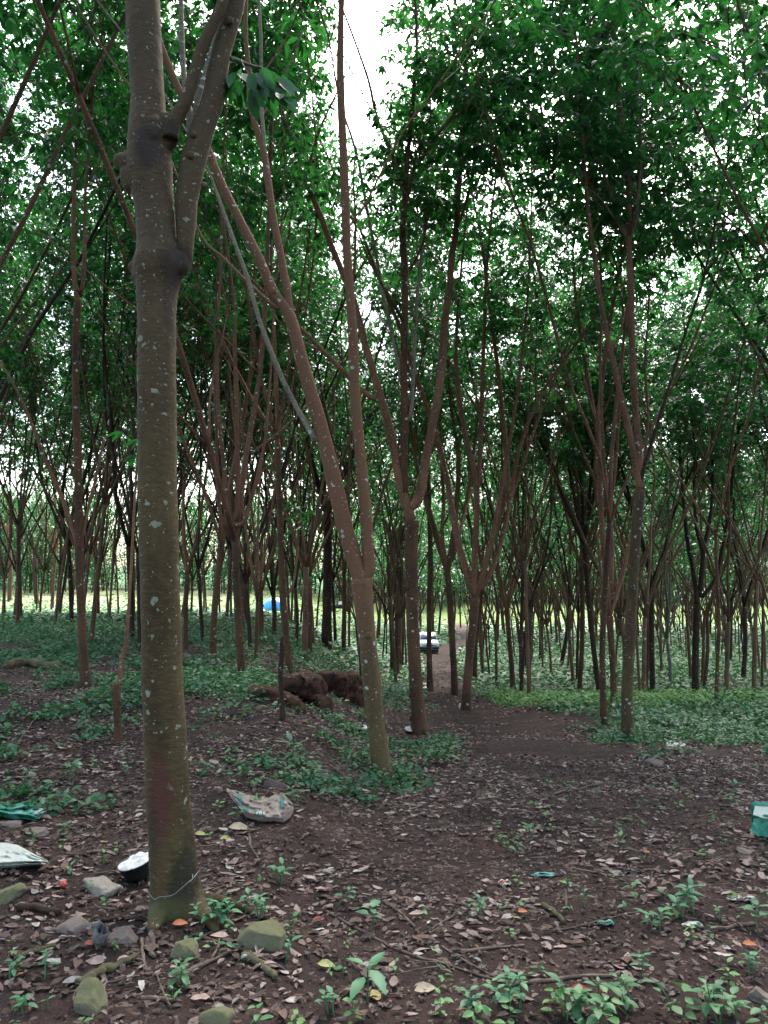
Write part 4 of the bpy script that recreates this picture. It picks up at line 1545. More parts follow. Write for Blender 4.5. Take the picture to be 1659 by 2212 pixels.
def litter():
    rng = RS(21)
    G = Geo()
    hero_xy = np.array([(T1[0], T1[1], .17)])
    for (n, y0, y1, pw, fine, sz) in ((12500, 2.3, 9, .55, True, (.034, .088)), (38000, 2.3, 10, .6, False, (.014, .046)), (32000, 9, 18, .9, False, (.03, .085)), (9000, 18, 34, 1.1, False, (.06, .13))):
        x, y = scatter_y(n, y0, y1, pw, rng)
        if y0 > 15:
            y[:6000] = rng.uniform(16, 60, 6000)
            x[:6000] = path_x(y[:6000]) + rng.normal(0, .65, 6000)
        gr = greenness(x, y)
        cl = fbm(np.column_stack([x * 1.1, y * 1.1, np.full(n, 4.)]), 3) + .5 * fbm(np.column_stack([x * 4, y * 4, np.full(n, 8.)]), 2)
        onp = np.abs(x - path_x(y)) < path_w(y) * .8
        k = (cl > (-.62 + .5 * onp if sz[1] > .06 else -9 + 0 * onp)) & (rng.rand(n) > gr * (1.0 if y0 > 15 else .55))
        k &= (x - hero_xy[0, 0])**2 + (y - hero_xy[0, 1])**2 > .14**2
        x, y = x[k], y[k]
        m = len(x)
        L = sz[0] + (sz[1] - sz[0]) * rng.rand(m) ** 1.3
        az = rng.rand(m) * 2 * PI
        D = np.stack([np.cos(az), np.sin(az), rng.normal(0, .06, m)], -1)
        N = np.stack([rng.normal(0, .15, m), rng.normal(0, .15, m), np.where(rng.rand(m) < .3, -1., 1.)], -1)
        P = np.stack([x, y, hgt(x, y) + .005 + .016 * rng.rand(m) ** 2], -1)
        # dry brown to pinkish grey
        t = rng.rand(m) ** 1.8
        a = np.array([.045, .028, .022])
        b = np.array([.31, .225, .19])
        c = a + (b - a) * t[:, None]
        kk = rng.rand(m)
        c[kk < .30] = np.array([.105, .062, .048]) * (.6 + .8 * rng.rand((kk < .30).sum(), 1))
        c[kk < .10] = np.array([.26, .23, .20]) * (.7 + .6 * rng.rand((kk < .10).sum(), 1))
        c[kk < .010] = np.array([.24, .10, .045])
        c[kk < .006] = np.array([.22, .18, .07])
        c[kk < .003] = np.array([.12, .17, .06])
        if sz[1] <= .06:
            c *= (.3 + .45 * rng.rand(m))[:, None]
        W = L * (.40 + .14 * rng.rand(m))
        if fine:
            V, Q, T = leaf11(P, D, N, L, W, rng.normal(.10, .13, m), rng.normal(.04, .12, m), .26, rng)
            V[:, 2] = np.maximum(V[:, 2], hgt(V[:, 0], V[:, 1]) + .002)
            G.add(V, Q, T, col=np.repeat(c, 11, 0))
        else:
            V, Q = leaf6(P, D, N * np.array([1.4, 1.4, 1]), L, W, .3)
            G.add(V, Q, col=np.repeat(c, 6, 0))
    tag(G.obj('leaf_litter', M['litter']), 'fallen dry rubber leaves strewn over the bare earth', 'leaf litter', kind='stuff')
    # crumbs of broken twig and bark
    G = Geo()
    x, y = scatter_y(420, 2.4, 13, .7, rng)
    for a, b in zip(x, y):
        L = .05 + .22 * rng.rand() ** 2
        az = rng.rand() * PI
        d = np.array([math.cos(az), math.sin(az)]) * L / 2
        r = .0018 + .003 * rng.rand()
        bend = rng.normal(0, .12, 2) * L
        pts = [[a + s * d[0] + e * bend[0], b + s * d[1] + e * bend[1], 0] for s, e in ((-1, 0), (-.3, .7), (.4, 1), (1, 0))]
        pts = np.array(pts)
        pts[:, 2] = hgt(pts[:, 0], pts[:, 1]) + r + .006
        V, Q, T = tube(pts, [r, r, r * .8, r * .6], 4, 2)
        G.add(V, Q, T)
    tag(G.obj('twig_litter', M['twig']), 'crumbs of broken twig lying among the dry leaves', 'twig litter', kind='stuff')


def cover():
    rng = RS(31)
    G = Geo()
    for (n, y0, y1, pw, per, ll, hh, fine) in ((17000, 5.2, 13, .6, 8, (.035, .075), (.04, .20), True), (36000, 13, 30, .9, 7, (.045, .105), (.04, .24), False), (22000, 30, 75, 1.2, 6, (.14, .30), (.05, .30), False), (16000, 75, 135, 1., 5, (.25, .5), (.06, .25), False)):
        x, y = scatter_y(n, y0, y1, pw, rng, .56, .5)
        g = greenness(x, y)
        f2 = fbm(np.column_stack([x * 1.6, y * 1.6, np.full(n, 3.)]), 2)
        k = (g + .4 * f2 > .14 + .8 * rng.rand(n)) & (rng.rand(n) > .75 * clearing(x, y)) & (g > .06)
        x, y, g = x[k], y[k], g[k]
        m = len(x)
        pn = fbm(np.column_stack([x * .45, y * .45, np.full(m, 13.)]), 2)
        q = x / y
        bank = smooth(15, 18, y) * (1 - smooth(26, 31, y)) * smooth(.10, .15, q)  # bank weeds tinted brighter and yellower in place of light from a canopy gap
        H = (hh[0] + (hh[1] - hh[0]) * rng.rand(m) ** 1.6) * (.5 + 1.0 * g)
        L0 = ll[0] + (ll[1] - ll[0]) * rng.rand(m)
        i = np.repeat(np.arange(m), per)
        w_ = len(i)
        az = rng.rand(w_) * 2 * PI
        f = rng.rand(w_)
        rad = L0[i] * (.25 + .6 * rng.rand(w_))
        P = np.stack([x[i] + np.cos(az) * rad, y[i] + np.sin(az) * rad, hgt(x[i], y[i]) + H[i] * (.25 + .75 * f)], -1)
        el = rng.normal(.0, .35, w_)
        D = np.stack([np.cos(az) * np.cos(el), np.sin(az) * np.cos(el), np.sin(el)], -1)
        N = np.array([0, 0, 1.]) + rng.normal(0, .35, (w_, 3))
        L = L0[i] * (.7 + .6 * rng.rand(w_))
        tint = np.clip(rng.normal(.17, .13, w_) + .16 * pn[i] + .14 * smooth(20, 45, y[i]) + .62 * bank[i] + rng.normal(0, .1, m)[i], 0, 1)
        if fine:
            V, Q = leaf6(P, D, N, L, L * .62, .15)
            c = np.repeat(np.stack([tint, np.zeros(w_), np.zeros(w_)], -1), 6, 0)
        else:
            V, Q = leaf4(P, D, N, L, L * .7)
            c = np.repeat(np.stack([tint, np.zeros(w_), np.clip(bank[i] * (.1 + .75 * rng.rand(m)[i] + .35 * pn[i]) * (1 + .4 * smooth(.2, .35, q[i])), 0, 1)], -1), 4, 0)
        G.add(V, Q, col=c)
    # tiny sprouts among the near litter
    n = 330
    x, y = scatter_y(n, 2.5, 7.5, .8, rng, .5, .3)
    dens = fbm(np.column_stack([x * .9, y * .9, np.full(n, 21.)]), 2)
    k = (dens > -.15) & ((x - T1[0])**2 + (y - T1[1])**2 > .3**2) | (y < 3.0) & (x > -.3)
    x, y = x[k], y[k]
    for a, b_ in zip(x, y):
        nl = rng.randint(3, 7)
        L = .018 + .03 * rng.rand()
        if b_ < 3.0 and a > -.2:
            nl, L = nl + 2, L * 1.5
        z0 = float(hgt(a, b_))
        az = rng.rand() * 2 * PI + np.arange(nl) * 2.4 + rng.normal(0, .3, nl)
        el = rng.normal(.15, .3, nl)
        D = np.stack([np.cos(az) * np.cos(el), np.sin(az) * np.cos(el), np.sin(el)], -1)
        P = np.array([a, b_, z0 + .012]) + D * L * .15 + np.stack([0 * az, 0 * az, np.arange(nl) * L * .28], -1)
        LL = L * (.6 + .6 * rng.rand(nl))
        V, Q, T = leaf11(P, D, np.array([0, 0, 1.]) + rng.normal(0, .2, (nl, 3)), LL, LL * (.5 + .2 * rng.rand()), .12, .18, .06, rng)
        G.add(V, Q, T, col=(np.clip(rng.normal(.5, .2), 0, 1), 0, np.clip(rng.normal(.15, .15), 0, .5)))
        V, Q, T = tube([[a, b_, z0 - .01], P[-1]], [.0016, .001], 4, 1, caps=False)
        G.add(V, Q, T, col=(.3, 0, 0))
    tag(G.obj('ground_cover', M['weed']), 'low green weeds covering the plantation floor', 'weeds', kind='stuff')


litter()
cover()


# ------------------------------------------------------------------ small things on the ground
def stick(label, pts, w, mat='twig', name='fallen_stick', group='sticks fallen on the earth', fork=None, knots=True):
    """pixel polyline laid on the ground"""
    rng = RS(abs(hash(tuple(pts[0]))) % 9999)
    P = np.array([ground_at(u, v) for u, v in pts])
    Yc = P[:, 1].mean()
    r = w * Yc / FPX / 2
    b = P[0].copy()
    n = len(P)
    R = r * np.linspace(1.05, .7, n)
    PP = catmull(P, 4)
    PP[:, :2] += rng.normal(0, r * .35, (len(PP), 2))
    PP[:, 2] = hgt(PP[:, 0], PP[:, 1]) + r * .75
    RR = np.interp(np.linspace(0, 1, len(PP)), np.linspace(0, 1, n), R) * (1 + .12 * rng.randn(len(PP)))
    G = Geo()
    V, Q, T = tube(PP - b, RR, 9, 2, .10, 5)
    G.add(V, Q, T)
    if fork:
        F = np.array([ground_at(u, v) for u, v in fork])
        F[:, 2] = hgt(F[:, 0], F[:, 1]) + r * .7 + np.linspace(0, .03, len(F))
        V, Q, T = tube(F - b, r * np.linspace(.6, .3, len(F)), 7, 3)
        G.add(V, Q, T)
    o = G.obj(name, M[mat])
    o.location = b
    return tag(o, label, name.replace('fallen_', '').replace('_', ' '), group)


stick('long pale stick lying aslant between the mossy stones and the leafy seedling', [(433, 2024), (480, 2040), (540, 2062), (627, 2103)], 7)
stick('stout forked stick left of the long pale one, near the foreground tree', [(385, 2110), (430, 2092), (487, 2064)], 11, fork=[(455, 2078), (470, 2060), (474, 2048)])
stick('thick mossy branch lying lowest left among dry leaves', [(164, 2132), (210, 2112), (250, 2092), (301, 2072)], 19, 'mosslog')
stick('thin straight stick lying right under the thick mossy branch', [(150, 2145), (220, 2128), (296, 2110)], 5)
stick('curved thick root like branch below the long pale stick', [(522, 2070), (548, 2078), (570, 2096), (592, 2118)], 17, 'mosslog')
stick('thick brown branch at the left edge above the two leaved seedlings', [(34, 2074), (75, 2060), (121, 2048)], 13, 'mosslog')
stick('very long thin branch crossing the bottom centre towards the right', [(700, 1968), (770, 2008), (830, 2040), (900, 2070), (960, 2085), (1030, 2108), (1100, 2128)], 7, fork=[(955, 2090), (905, 2105), (858, 2125)])
stick('long grey stick continuing to the right of the very long thin branch', [(1100, 2128), (1180, 2122), (1260, 2112), (1357, 2108)], 9)
stick('thin reddish twig running into the very long branch from above', [(955, 2046), (1000, 2075), (1050, 2102), (1100, 2126)], 5)
stick('straight brown stick alone in the bottom centre among dry leaves', [(978, 2060), (1050, 2052), (1132, 2045)], 7)
stick('thin stick pointing right beside the green and red wrapper', [(1190, 2014), (1280, 1995), (1386, 1972)], 5)
stick('thick dark stick at the right edge near a leafy seedling', [(1543, 2010), (1590, 2004), (1634, 1998)], 9)
stick('short mottled branch piece right of centre, thick and decayed', [(1173, 1958), (1195, 1972), (1222, 2000)], 12, 'mosslog')
stick('thin long twig rising to the right in the centre foreground', [(870, 2040), (930, 2010), (1000, 1974), (1056, 1940)], 5)
stick('dark stick left of the thin long twig in the centre foreground', [(829, 1948), (860, 1972), (897, 2006)], 7)
stick('short bent twig beside the olive dry leaf behind the big trunk', [(537, 1800), (541, 1826), (558, 1856)], 5)
stick('short stick standing out below the foreground tree, left one of two', [(305, 2031), (309, 2065), (313, 2100)], 8)
stick('short thick stick below the foreground tree, right one of two', [(330, 2004), (328, 2040), (331, 2072)], 12)
stick('short bare stick between the two leaved seedlings at the lower left', [(44, 2122), (60, 2138), (76, 2152)], 9)
stick('thin pale twig below the white wrapper on the right', [(1482, 1998), (1520, 2016), (1562, 2036)], 4)
stick('dark brown knobby stick at the bottom left centre', [(303, 2159), (345, 2160), (392, 2166)], 9)
stick('black charred stick behind the brown stones in front of the big trunk', [(222, 1990), (265, 1988), (322, 1988)], 9, 'bark_dark')
stick('thick brown surface root at the lower left', [(35, 1968), (85, 1966), (128, 1978)], 17, 'bark_dark', 'tree_root', None)
stick('thin twig on the track beside the far right weeds', [(1240, 1878), (1300, 1890), (1352, 1906)], 5)
stick('thin branch lying across the track in the middle of the view', [(930, 1798), (1010, 1786), (1085, 1790)], 5)
stick('long thin twig on the bare earth right of the leaning tree', [(1190, 1720), (1270, 1700), (1350, 1694)], 4)
stick('thin branch on the ground beside the fallen sticks right of the tapped tree', [(1395, 1690), (1450, 1672), (1500, 1668)], 4)
stick('mossy fallen log lying in the litter at the far left', [(20, 1444), (60, 1440), (100, 1446), (134, 1448)], 22, 'mosslog', 'mossy_log', None)
stick('pale thin branch lying among weeds left of the broken stump', [(40, 1610), (70, 1560), (105, 1535)], 4)
stick('thin branch lying on the ground between the far left tree and the stump', [(120, 1545), (200, 1530), (250, 1520)], 5)


def rock(label, u, v, wpx, hpx, mat, seed, dpx=None, rz=0., flat=.5, name='rock'):
    p = ground_at(u, v)
    s = p[1] / FPX
    G = Geo()
    bm = bmesh.new()
    bmesh.ops.create_icosphere(bm, subdivisions=4, radius=1)
    V = np.array([q.co for q in bm.verts])
    T = np.array([[q.index for q in f.verts] for f in bm.faces])
    bm.free()
    rng = RS(seed)
    # chop with random planes so it reads as broken stone
    for _ in range(16):
        d = norm(rng.normal(0, 1, 3))
        k = .42 + .38 * rng.rand()
        t = V @ d
        V = V - np.maximum(t - k, 0)[:, None] * d * .95
    V = V - (V.max(0) + V.min(0)) / 2
    V = V / np.abs(V).max(0)
    V = V * (1 + .10 * fbm(V * 2.2 + seed, 3) + .03 * fbm(V * 9 + seed, 2))[:, None]
    V = V * np.array([wpx * s / 2, (dpx or wpx * .8) * s / 2, hpx * s * flat * 1.15])
    c_, s_ = math.cos(rz), math.sin(rz)
    V = np.stack([V[:, 0] * c_ - V[:, 2] * s_ * .35, V[:, 1], V[:, 2] * c_ + V[:, 0] * s_ * .35], -1)
    V[:, 2] += hpx * s * .05
    G.add(V, T=T)
    o = G.obj(name, M[mat])
    o.location = p
    return tag(o, label, 'rock', 'stones lying on the earth')


rock('large flat pale stone left of the foreground tree, beside the latex bowl', 219, 1928, 84, 44, 'rock', 1)
rock('dark mossy stone cut by the left border', 8, 1940, 84, 42, 'rockm', 2)
rock('brown flat stone left of the clear plastic cup', 163, 2004, 76, 34, 'rockb', 3)
rock('brown flat stone right of the clear plastic cup', 262, 2026, 78, 30, 'rockb', 4)
rock('large mossy stone right of the foreground tree under small seedlings', 566, 2036, 104, 60, 'rockm', 5)
rock('small mossy stone between the foreground tree and the long pale stick', 402, 2068, 64, 50, 'rockm', 6)
rock('leaning mossy stone near the bottom left, standing tall', 196, 2178, 78, 76, 'rockm', 7, rz=.6, flat=.6)
rock('mossy stone at the bottom edge left of centre', 468, 2212, 74, 44, 'rockm', 8)
rock('wedge shaped stone on the track right of the olive barked tree', 1415, 1650, 42, 18, 'rockb', 9)
rock('dark rounded stone lying behind the tan sack', 594, 1702, 50, 28, 'rockd', 10)
rock('small pale stone alone on the earth right of the foreground tree', 705, 1886, 34, 16, 'rock', 11)
rock('reddish flat stone at the left border below the green sack', 18, 1784, 60, 22, 'rockb', 12)
rock('small stone near the right border in front of the green bag', 1614, 1842, 44, 16, 'rockb', 13)
rock('small brown stone half buried left of the large flat pale one', 82, 1800, 50, 18, 'rockb', 14)
rock('grey stone at the bottom right corner', 1648, 2160, 60, 40, 'rockb', 15)
rock('pale round stone among weeds behind the green sack on the left', 72, 1678, 20, 16, 'rock', 16)


def hump(label, name, px, w, mat, seed, group, yoff=0., hollow=False, bump=.22, flatv=1., cat='log'):
    P = np.array([ground_at(u, v + yoff) for u, v in px])
    Yc = P[:, 1].mean()
    b = P.mean(0)
    R = np.array(w) * Yc / FPX / 2
    P[:, 2] = hgt(P[:, 0], P[:, 1]) + R * .72 * flatv
    P[:, 1] = Yc + (P[:, 1] - Yc) * .25
    V, Q, T = tube(P - b, R, 26, 8, 0)
    nz = fbm(V * np.array([3.2, 3.2, 3.2]) + seed, 4)
    n2 = vnoise(V * np.array([4, 22, 22]) + seed)
    c = np.mean(V, 0)
    ctr = np.repeat(catmull(P - b, 8), 26, 0)
    VV = V[:len(ctr)]
    n2 = 1 - 2 * np.abs(vnoise(V * np.array([2.2, 13, 13]) + seed)) + .5 * vnoise(V * np.array([3, 22, 22]) + seed)
    V[:len(ctr)] = ctr + (VV - ctr) * (1 + bump * (1.0 - 1.5 * np.abs(nz[:len(ctr)])) + .13 * n2[:len(ctr)])[:, None]
    V[:, 2] = (V[:, 2]) * flatv
    zt = np.quantile(V[:, 2], .9)
    V[:, 2] = V[:, 2] if hollow else np.where(V[:, 2] > zt * .72, zt * .72 + (V[:, 2] - zt * .72) * .3 + .03 * fbm(V * 7 + seed, 2), V[:, 2])
    if hollow:
        # push the left end inwards to show a rotted-out heart
        V[-2] = V[-2] + np.array([.28, 0, 0])
    G = Geo()
    G.add(V, Q, T)
    o = remeshed(G, name, M[mat], None, .016, .022, seed, 3, 4.)
    o.location = b
    return tag(o, label, cat, group)


LG = 'rotten logs piled behind the stake'
hump('long hollow rotten log lying to the left with its open end towards the left', 'rotten_log', [(513, 1541), (522, 1542), (545, 1543), (580, 1542), (615, 1540), (650, 1536), (680, 1532), (705, 1528)], [31, 36, 36, 30, 27, 28, 25, 14], 'wood_rot', 3, LG, hollow=True, bump=.12)
hump('big red brown rotten log chunk resting behind the long hollow log', 'rotten_log', [(612, 1512), (618, 1513), (634, 1514), (662, 1515), (690, 1516), (714, 1517)], [38, 58, 70, 66, 48, 26], 'wood_rot', 8, LG, bump=.16)
hump('dark broad rotten stump mound at the right end of the log pile', 'rotten_log', [(694, 1504), (706, 1505), (730, 1506), (756, 1507), (774, 1508), (784, 1510)], [40, 62, 70, 64, 50, 18], 'wood_rot', 12, LG, bump=.14)
hump('small crumbling log piece in front of the big red brown chunk', 'rotten_log', [(660, 1534), (672, 1534), (690, 1534), (706, 1533), (716, 1532)], [20, 34, 40, 34, 16], 'wood_rot', 17, LG, bump=.25)


# sacks: crumpled sheets with real thickness
def cloth(fn, nu, nv, thick=.004, seed=0, amp=.02, fs=9.):
    u, v = np.meshgrid(np.linspace(0, 1, nu), np.linspace(0, 1, nv), indexing='ij')
    P = fn(u.ravel(), v.ravel())
    r1 = 1 - np.abs(fbm(np.column_stack([u.ravel() * fs, v.ravel() * fs * .6, np.full(u.size, seed)]), 3))
    r2 = fbm(np.column_stack([u.ravel() * fs * 2, v.ravel() * fs * 1.2, np.full(u.size, seed + 5.)]), 2)
    P = P + np.stack([0 * r1, -.3 * amp * r2, amp * (r1 - .5) + .3 * amp * r2], -1)
    i = (np.arange(nu - 1)[:, None] * nv + np.arange(nv - 1)[None])
    Q = np.stack([i, i + 1, i + nv + 1, i + nv], -1).reshape(-1, 4)
    return P, Q, u.ravel(), v.ravel()


def traced_cloth(name, label, top, bot, mats, folds, lift, seed, patches=(), word=None, nu=64, nv=30, cat='sack', fs=5., wall=.03):
    """a sheet lying on the ground inside an outline; folds and lift are heights in metres"""
    um, vm_ = np.mean([p[0] for p in top]), np.mean([p[1] for p in bot])
    b = ground_at(um, vm_ - 8)
    root = thing(name, label, cat, b)
    a = np.linspace(0, 1, nu)
    u = top[0][0] + (top[-1][0] - top[0][0]) * a
    vt = np.interp(u, [p[0] for p in top], [p[1] for p in top])
    vb = np.interp(u, [p[0] for p in bot], [p[1] for p in bot])
    c = np.linspace(0, 1, nv)
    U = np.repeat(u[:, None], nv, 1)
    VV = vb[:, None] + (vt - vb)[:, None] * c[None]
    e = np.minimum(1, np.minimum(np.minimum(c, 1 - c)[None] * 6, np.minimum(a, 1 - a)[:, None] * 10))
    nz = fbm(np.stack([a[:, None] * fs + 0 * c, c[None] * fs * .5 + 0 * a[:, None], np.full((nu, nv), seed)], -1).reshape(-1, 3), 3).reshape(nu, nv)
    n2 = fbm(np.stack([a[:, None] * fs * 3 + c[None] * 3, c[None] * fs * 1.5 - a[:, None] * 4, np.full((nu, nv), seed + 3.)], -1).reshape(-1, 3), 2).reshape(nu, nv)
    ridge = (1 - np.abs(nz) * 1.6)
    h = lift * (.35 + .65 * e) + folds * (.55 * ridge + .25 * n2) * (.25 + .75 * e)
    P = np.zeros((nu, nv, 3))
    for i_ in range(nu):
        for j_ in range(nv):
            d = ray(U[i_, j_], VV[i_, j_])
            t = (b[2] + max(h[i_, j_], 0) + .006 - CAMZ) / d[2]
            P[i_, j_] = np.array([0, 0, CAMZ]) + d * t
    P[..., 2] = np.maximum(P[..., 2], hgt(P[..., 0], P[..., 1]) + .006)
    P = P - b
    i = (np.arange(nu - 1)[:, None] * nv + np.arange(nv - 1)[None])
    Q = np.stack([i, i + nv, i + nv + 1, i + 1], -1).reshape(-1, 4)
    G = Geo()
    G.add(P.reshape(-1, 3), Q)
    low = P.copy()
    low[..., 2] = np.maximum(hgt(P[..., 0] + b[0], P[..., 1] + b[1]) - b[2] + .003, P[..., 2] - wall)
    low[..., 1] += .02
    G.add(low.reshape(-1, 3), Q[:, ::-1])
    # closed rim
    rim = [(k, 0) for k in range(nu)] + [(nu - 1, k) for k in range(1, nv)] + [(k, nv - 1) for k in range(nu - 2, -1, -1)] + [(0, k) for k in range(nv - 2, 0, -1)]
    R_ = np.array([P[k] for k in rim] + [low[k] for k in rim])
    m = len(rim)
    k = np.arange(m)
    G.add(R_, np.stack([k, (k + 1) % m, m + (k + 1) % m, m + k], -1)[:, ::-1])
    G.obj('sack_cloth', M[mats], root)
    for (nm, mt, ua, ub, va, vb_) in patches:
        ia, ib, ja, jb = int(ua * (nu - 1)), int(ub * (nu - 1)), int(va * (nv - 1)), int(vb_ * (nv - 1))
        sub = P[ia:ib + 1, ja:jb + 1]
        a_, b_ = sub.shape[:2]
        i = (np.arange(a_ - 1)[:, None] * b_ + np.arange(b_ - 1)[None])
        g_ = Geo()
        g_.add(sub.reshape(-1, 3) + np.array([0, -.002, .003]), np.stack([i, i + b_, i + b_ + 1, i + 1], -1).reshape(-1, 4))
        g_.obj(nm, M[mt], root)
    if word:
        txt, u0, v0, du, cw, ch_ = word

        def S(x, y):
            x, y = np.clip(x, 0, 1) * (nu - 1), np.clip(y, 0, 1) * (nv - 1)
            i, j = min(int(x), nu - 2), min(int(y), nv - 2)
            f, g_ = x - i, y - j
            return (P[i, j] * (1 - f) + P[i + 1, j] * f) * (1 - g_) + (P[i, j + 1] * (1 - f) + P[i + 1, j + 1] * f) * g_
        glyph = {'J': [[(0, .25), (.25, 0), (.55, .1), (.6, 1)]], 'T': [[(.5, 0), (.5, 1)], [(0, 1), (1, 1)]], 'L': [[(.1, 1), (.1, 0), (.9, 0)]], 'I': [[(.4, 0), (.4, 1)]]}
        for q, ch in enumerate(txt):
            Gl = Geo()
            for st in glyph[ch]:
                pp = []
                pts = [(u0 + q * du + x * cw, v0 + y * ch_) for x, y in st]
                for (a0, c0), (a1, c1) in zip(pts[:-1], pts[1:]):
                    for t in np.linspace(0, 1, 6):
                        pp.append(S(a0 + (a1 - a0) * t, c0 + (c1 - c0) * t) + np.array([0, -.005, .006]))
                V, Q_, T = tube(np.array(pp), np.full(len(pp), .0038), 5, 1)
                Gl.add(V, Q_, T)
            Gl.obj('letter', M['letter'], root)
    return root


traced_cloth('empty_sack', 'crumpled tan sack with torn green print lying in front of the dark rounded stone',
             [(489, 1705), (502, 1708), (516, 1712), (535, 1716), (552, 1722), (566, 1727), (582, 1722), (600, 1716), (612, 1717), (622, 1724), (634, 1738)],
             [(489, 1709), (502, 1726), (514, 1742), (528, 1756), (546, 1762), (566, 1766), (590, 1765), (610, 1768), (626, 1758), (634, 1742)],
             'sackt', .036, .012, 4, (('print_patch', 'sackp', .42, .58, .03, .30), ('print_patch', 'sackp', .16, .24, .25, .9), ('print_patch', 'sackp', .24, .34, .06, .32), ('print_patch', 'sackp', .80, .86, .35, .95), ('torn_flap', 'sackb', .84, .98, .04, .5)),
             ('JTLI', .445, .09, .035, .026, .15))
traced_cloth('empty_sack', 'pale worn sack with a yellowed hem lying at the left border',
             [(-60, 1830), (-20, 1821), (10, 1820), (38, 1825), (62, 1838), (84, 1850), (103, 1858)],
             [(-60, 1878), (-20, 1874), (10, 1871), (38, 1868), (62, 1865), (84, 1863), (103, 1861)],
             'sackw', .02, .05, 9, (('yellow_hem', 'yellow', .46, .94, .0, .16), ('green_stripe', 'teal', .30, .46, .0, .13)), wall=.02)


traced_cloth('empty_sack', 'crumpled green sack at the left border behind small weeds',
             [(-40, 1738), (0, 1734), (30, 1736), (58, 1732), (80, 1738), (104, 1746)], [(-40, 1754), (0, 1757), (30, 1762), (58, 1766), (80, 1768), (104, 1752)],
             'sackg', .05, .02, 6, (('pale_end', 'sackl', .80, .97, .15, .9), ('green_stripe', 'teal', .45, .62, .1, .5)))


def scrap(name, label, u, v, w, h, mat, seed, patches=(), cat='plastic'):
    rg = RS(seed)
    us = u - w / 2 + w * np.array([0, .15, .35, .55, .75, .9, 1])
    e = np.array([.1, .7, 1, .8, 1, .6, .1])
    tp = [(a, v - h * .9 * k * (.6 + .6 * rg.rand())) for a, k in zip(us, e)]
    bt = [(a, v + h * .35 * k * (.3 + rg.rand())) for a, k in zip(us, e)]
    traced_cloth(name, label, tp, bt, mat, .022, .006, seed, patches, None, 26, 14, cat, 4., .006)


scrap('torn_plastic', 'torn white plastic sheet lying in the weeds right of the olive barked tree', 1458, 1612, 46, 16, 'sackw', 9)
scrap('torn_plastic', 'white plastic scrap between seedlings on the right, with a teal tip', 1498, 2002, 44, 15, 'sackw', 11, (('teal_tip', 'teal', .65, .98, .1, .9),))
scrap('torn_plastic', 'teal plastic shred on bare earth right of centre', 1175, 1892, 52, 12, 'teal', 12)
scrap('torn_plastic', 'whitish plastic shred near the right border', 1604, 1944, 62, 12, 'sackw', 14)
scrap('torn_plastic', 'black plastic scrap lying in the litter on the right', 1368, 1884, 46, 11, 'black', 15)
scrap('wrapper', 'small red and white wrapper in the centre right litter', 1090, 1910, 30, 13, 'sackw', 16, (('red_print', 'redp', .1, .5, .4, .9),), 'wrapper')
scrap('wrapper', 'small green wrapper with a red spot beside a thin stick', 1309, 1996, 36, 11, 'teal', 17, (('red_print', 'redp', .4, .62, .2, .8),), 'wrapper')


def green_bag():
    b = ground_at(1676, 1818)
    s = b[1] / FPX
    root = thing('woven_bag', 'bright green woven bag lying open at the right border', 'bag', b)
    W, H = 90 * s, 50 * s
    root.rotation_euler = (0, 0, -.46)

    def outer(u, v):
        a = -1.25 + 2.5 * u
        bulge = 1 - .25 * v
        x = np.sin(a) * W * .6 * bulge
        y = -np.cos(a) * W * .34 * bulge + .10
        z = H * (.08 + .92 * v) * (1 - .22 * np.abs(np.sin(a * .9)) * v) - .2 * H * (1 - v) * (u - .3)
        return np.stack([x, y, z + .0], -1)
    P, Q, _, _ = cloth(outer, 40, 20, seed=2, amp=.02, fs=6)
    G = Geo()
    G.add(P, Q)
    G.add(P * np.array([.97, .97, .985]) + np.array([0, .006, 0]), Q[:, ::-1])
    G.obj('bag_front', M['sackg'], root)

    def flap(u, v):
        x = (u - .42) * W * 1.1
        y = .00 + .30 * v
        z = H * (.99 - .30 * u * (1 - v)) - .02 * v
        return np.stack([x, y, z], -1)
    P, Q, _, _ = cloth(flap, 30, 18, seed=8, amp=.012, fs=4)
    G = Geo()
    G.add(P, Q)
    G.add(P - np.array([0, 0, .006]), Q[:, ::-1])
    G.obj('bag_lining', M['sackl'], root)

    def back(u, v):
        x = (u - .5) * W * 1.1
        return np.stack([x, .30 + 0 * u + .02 * np.sin(6 * u), H * v], -1)
    P, Q, _, _ = cloth(back, 24, 14, seed=9, amp=.02, fs=4)
    G = Geo()
    G.add(P, Q)
    G.obj('bag_back', M['sackg'], root)


green_bag()


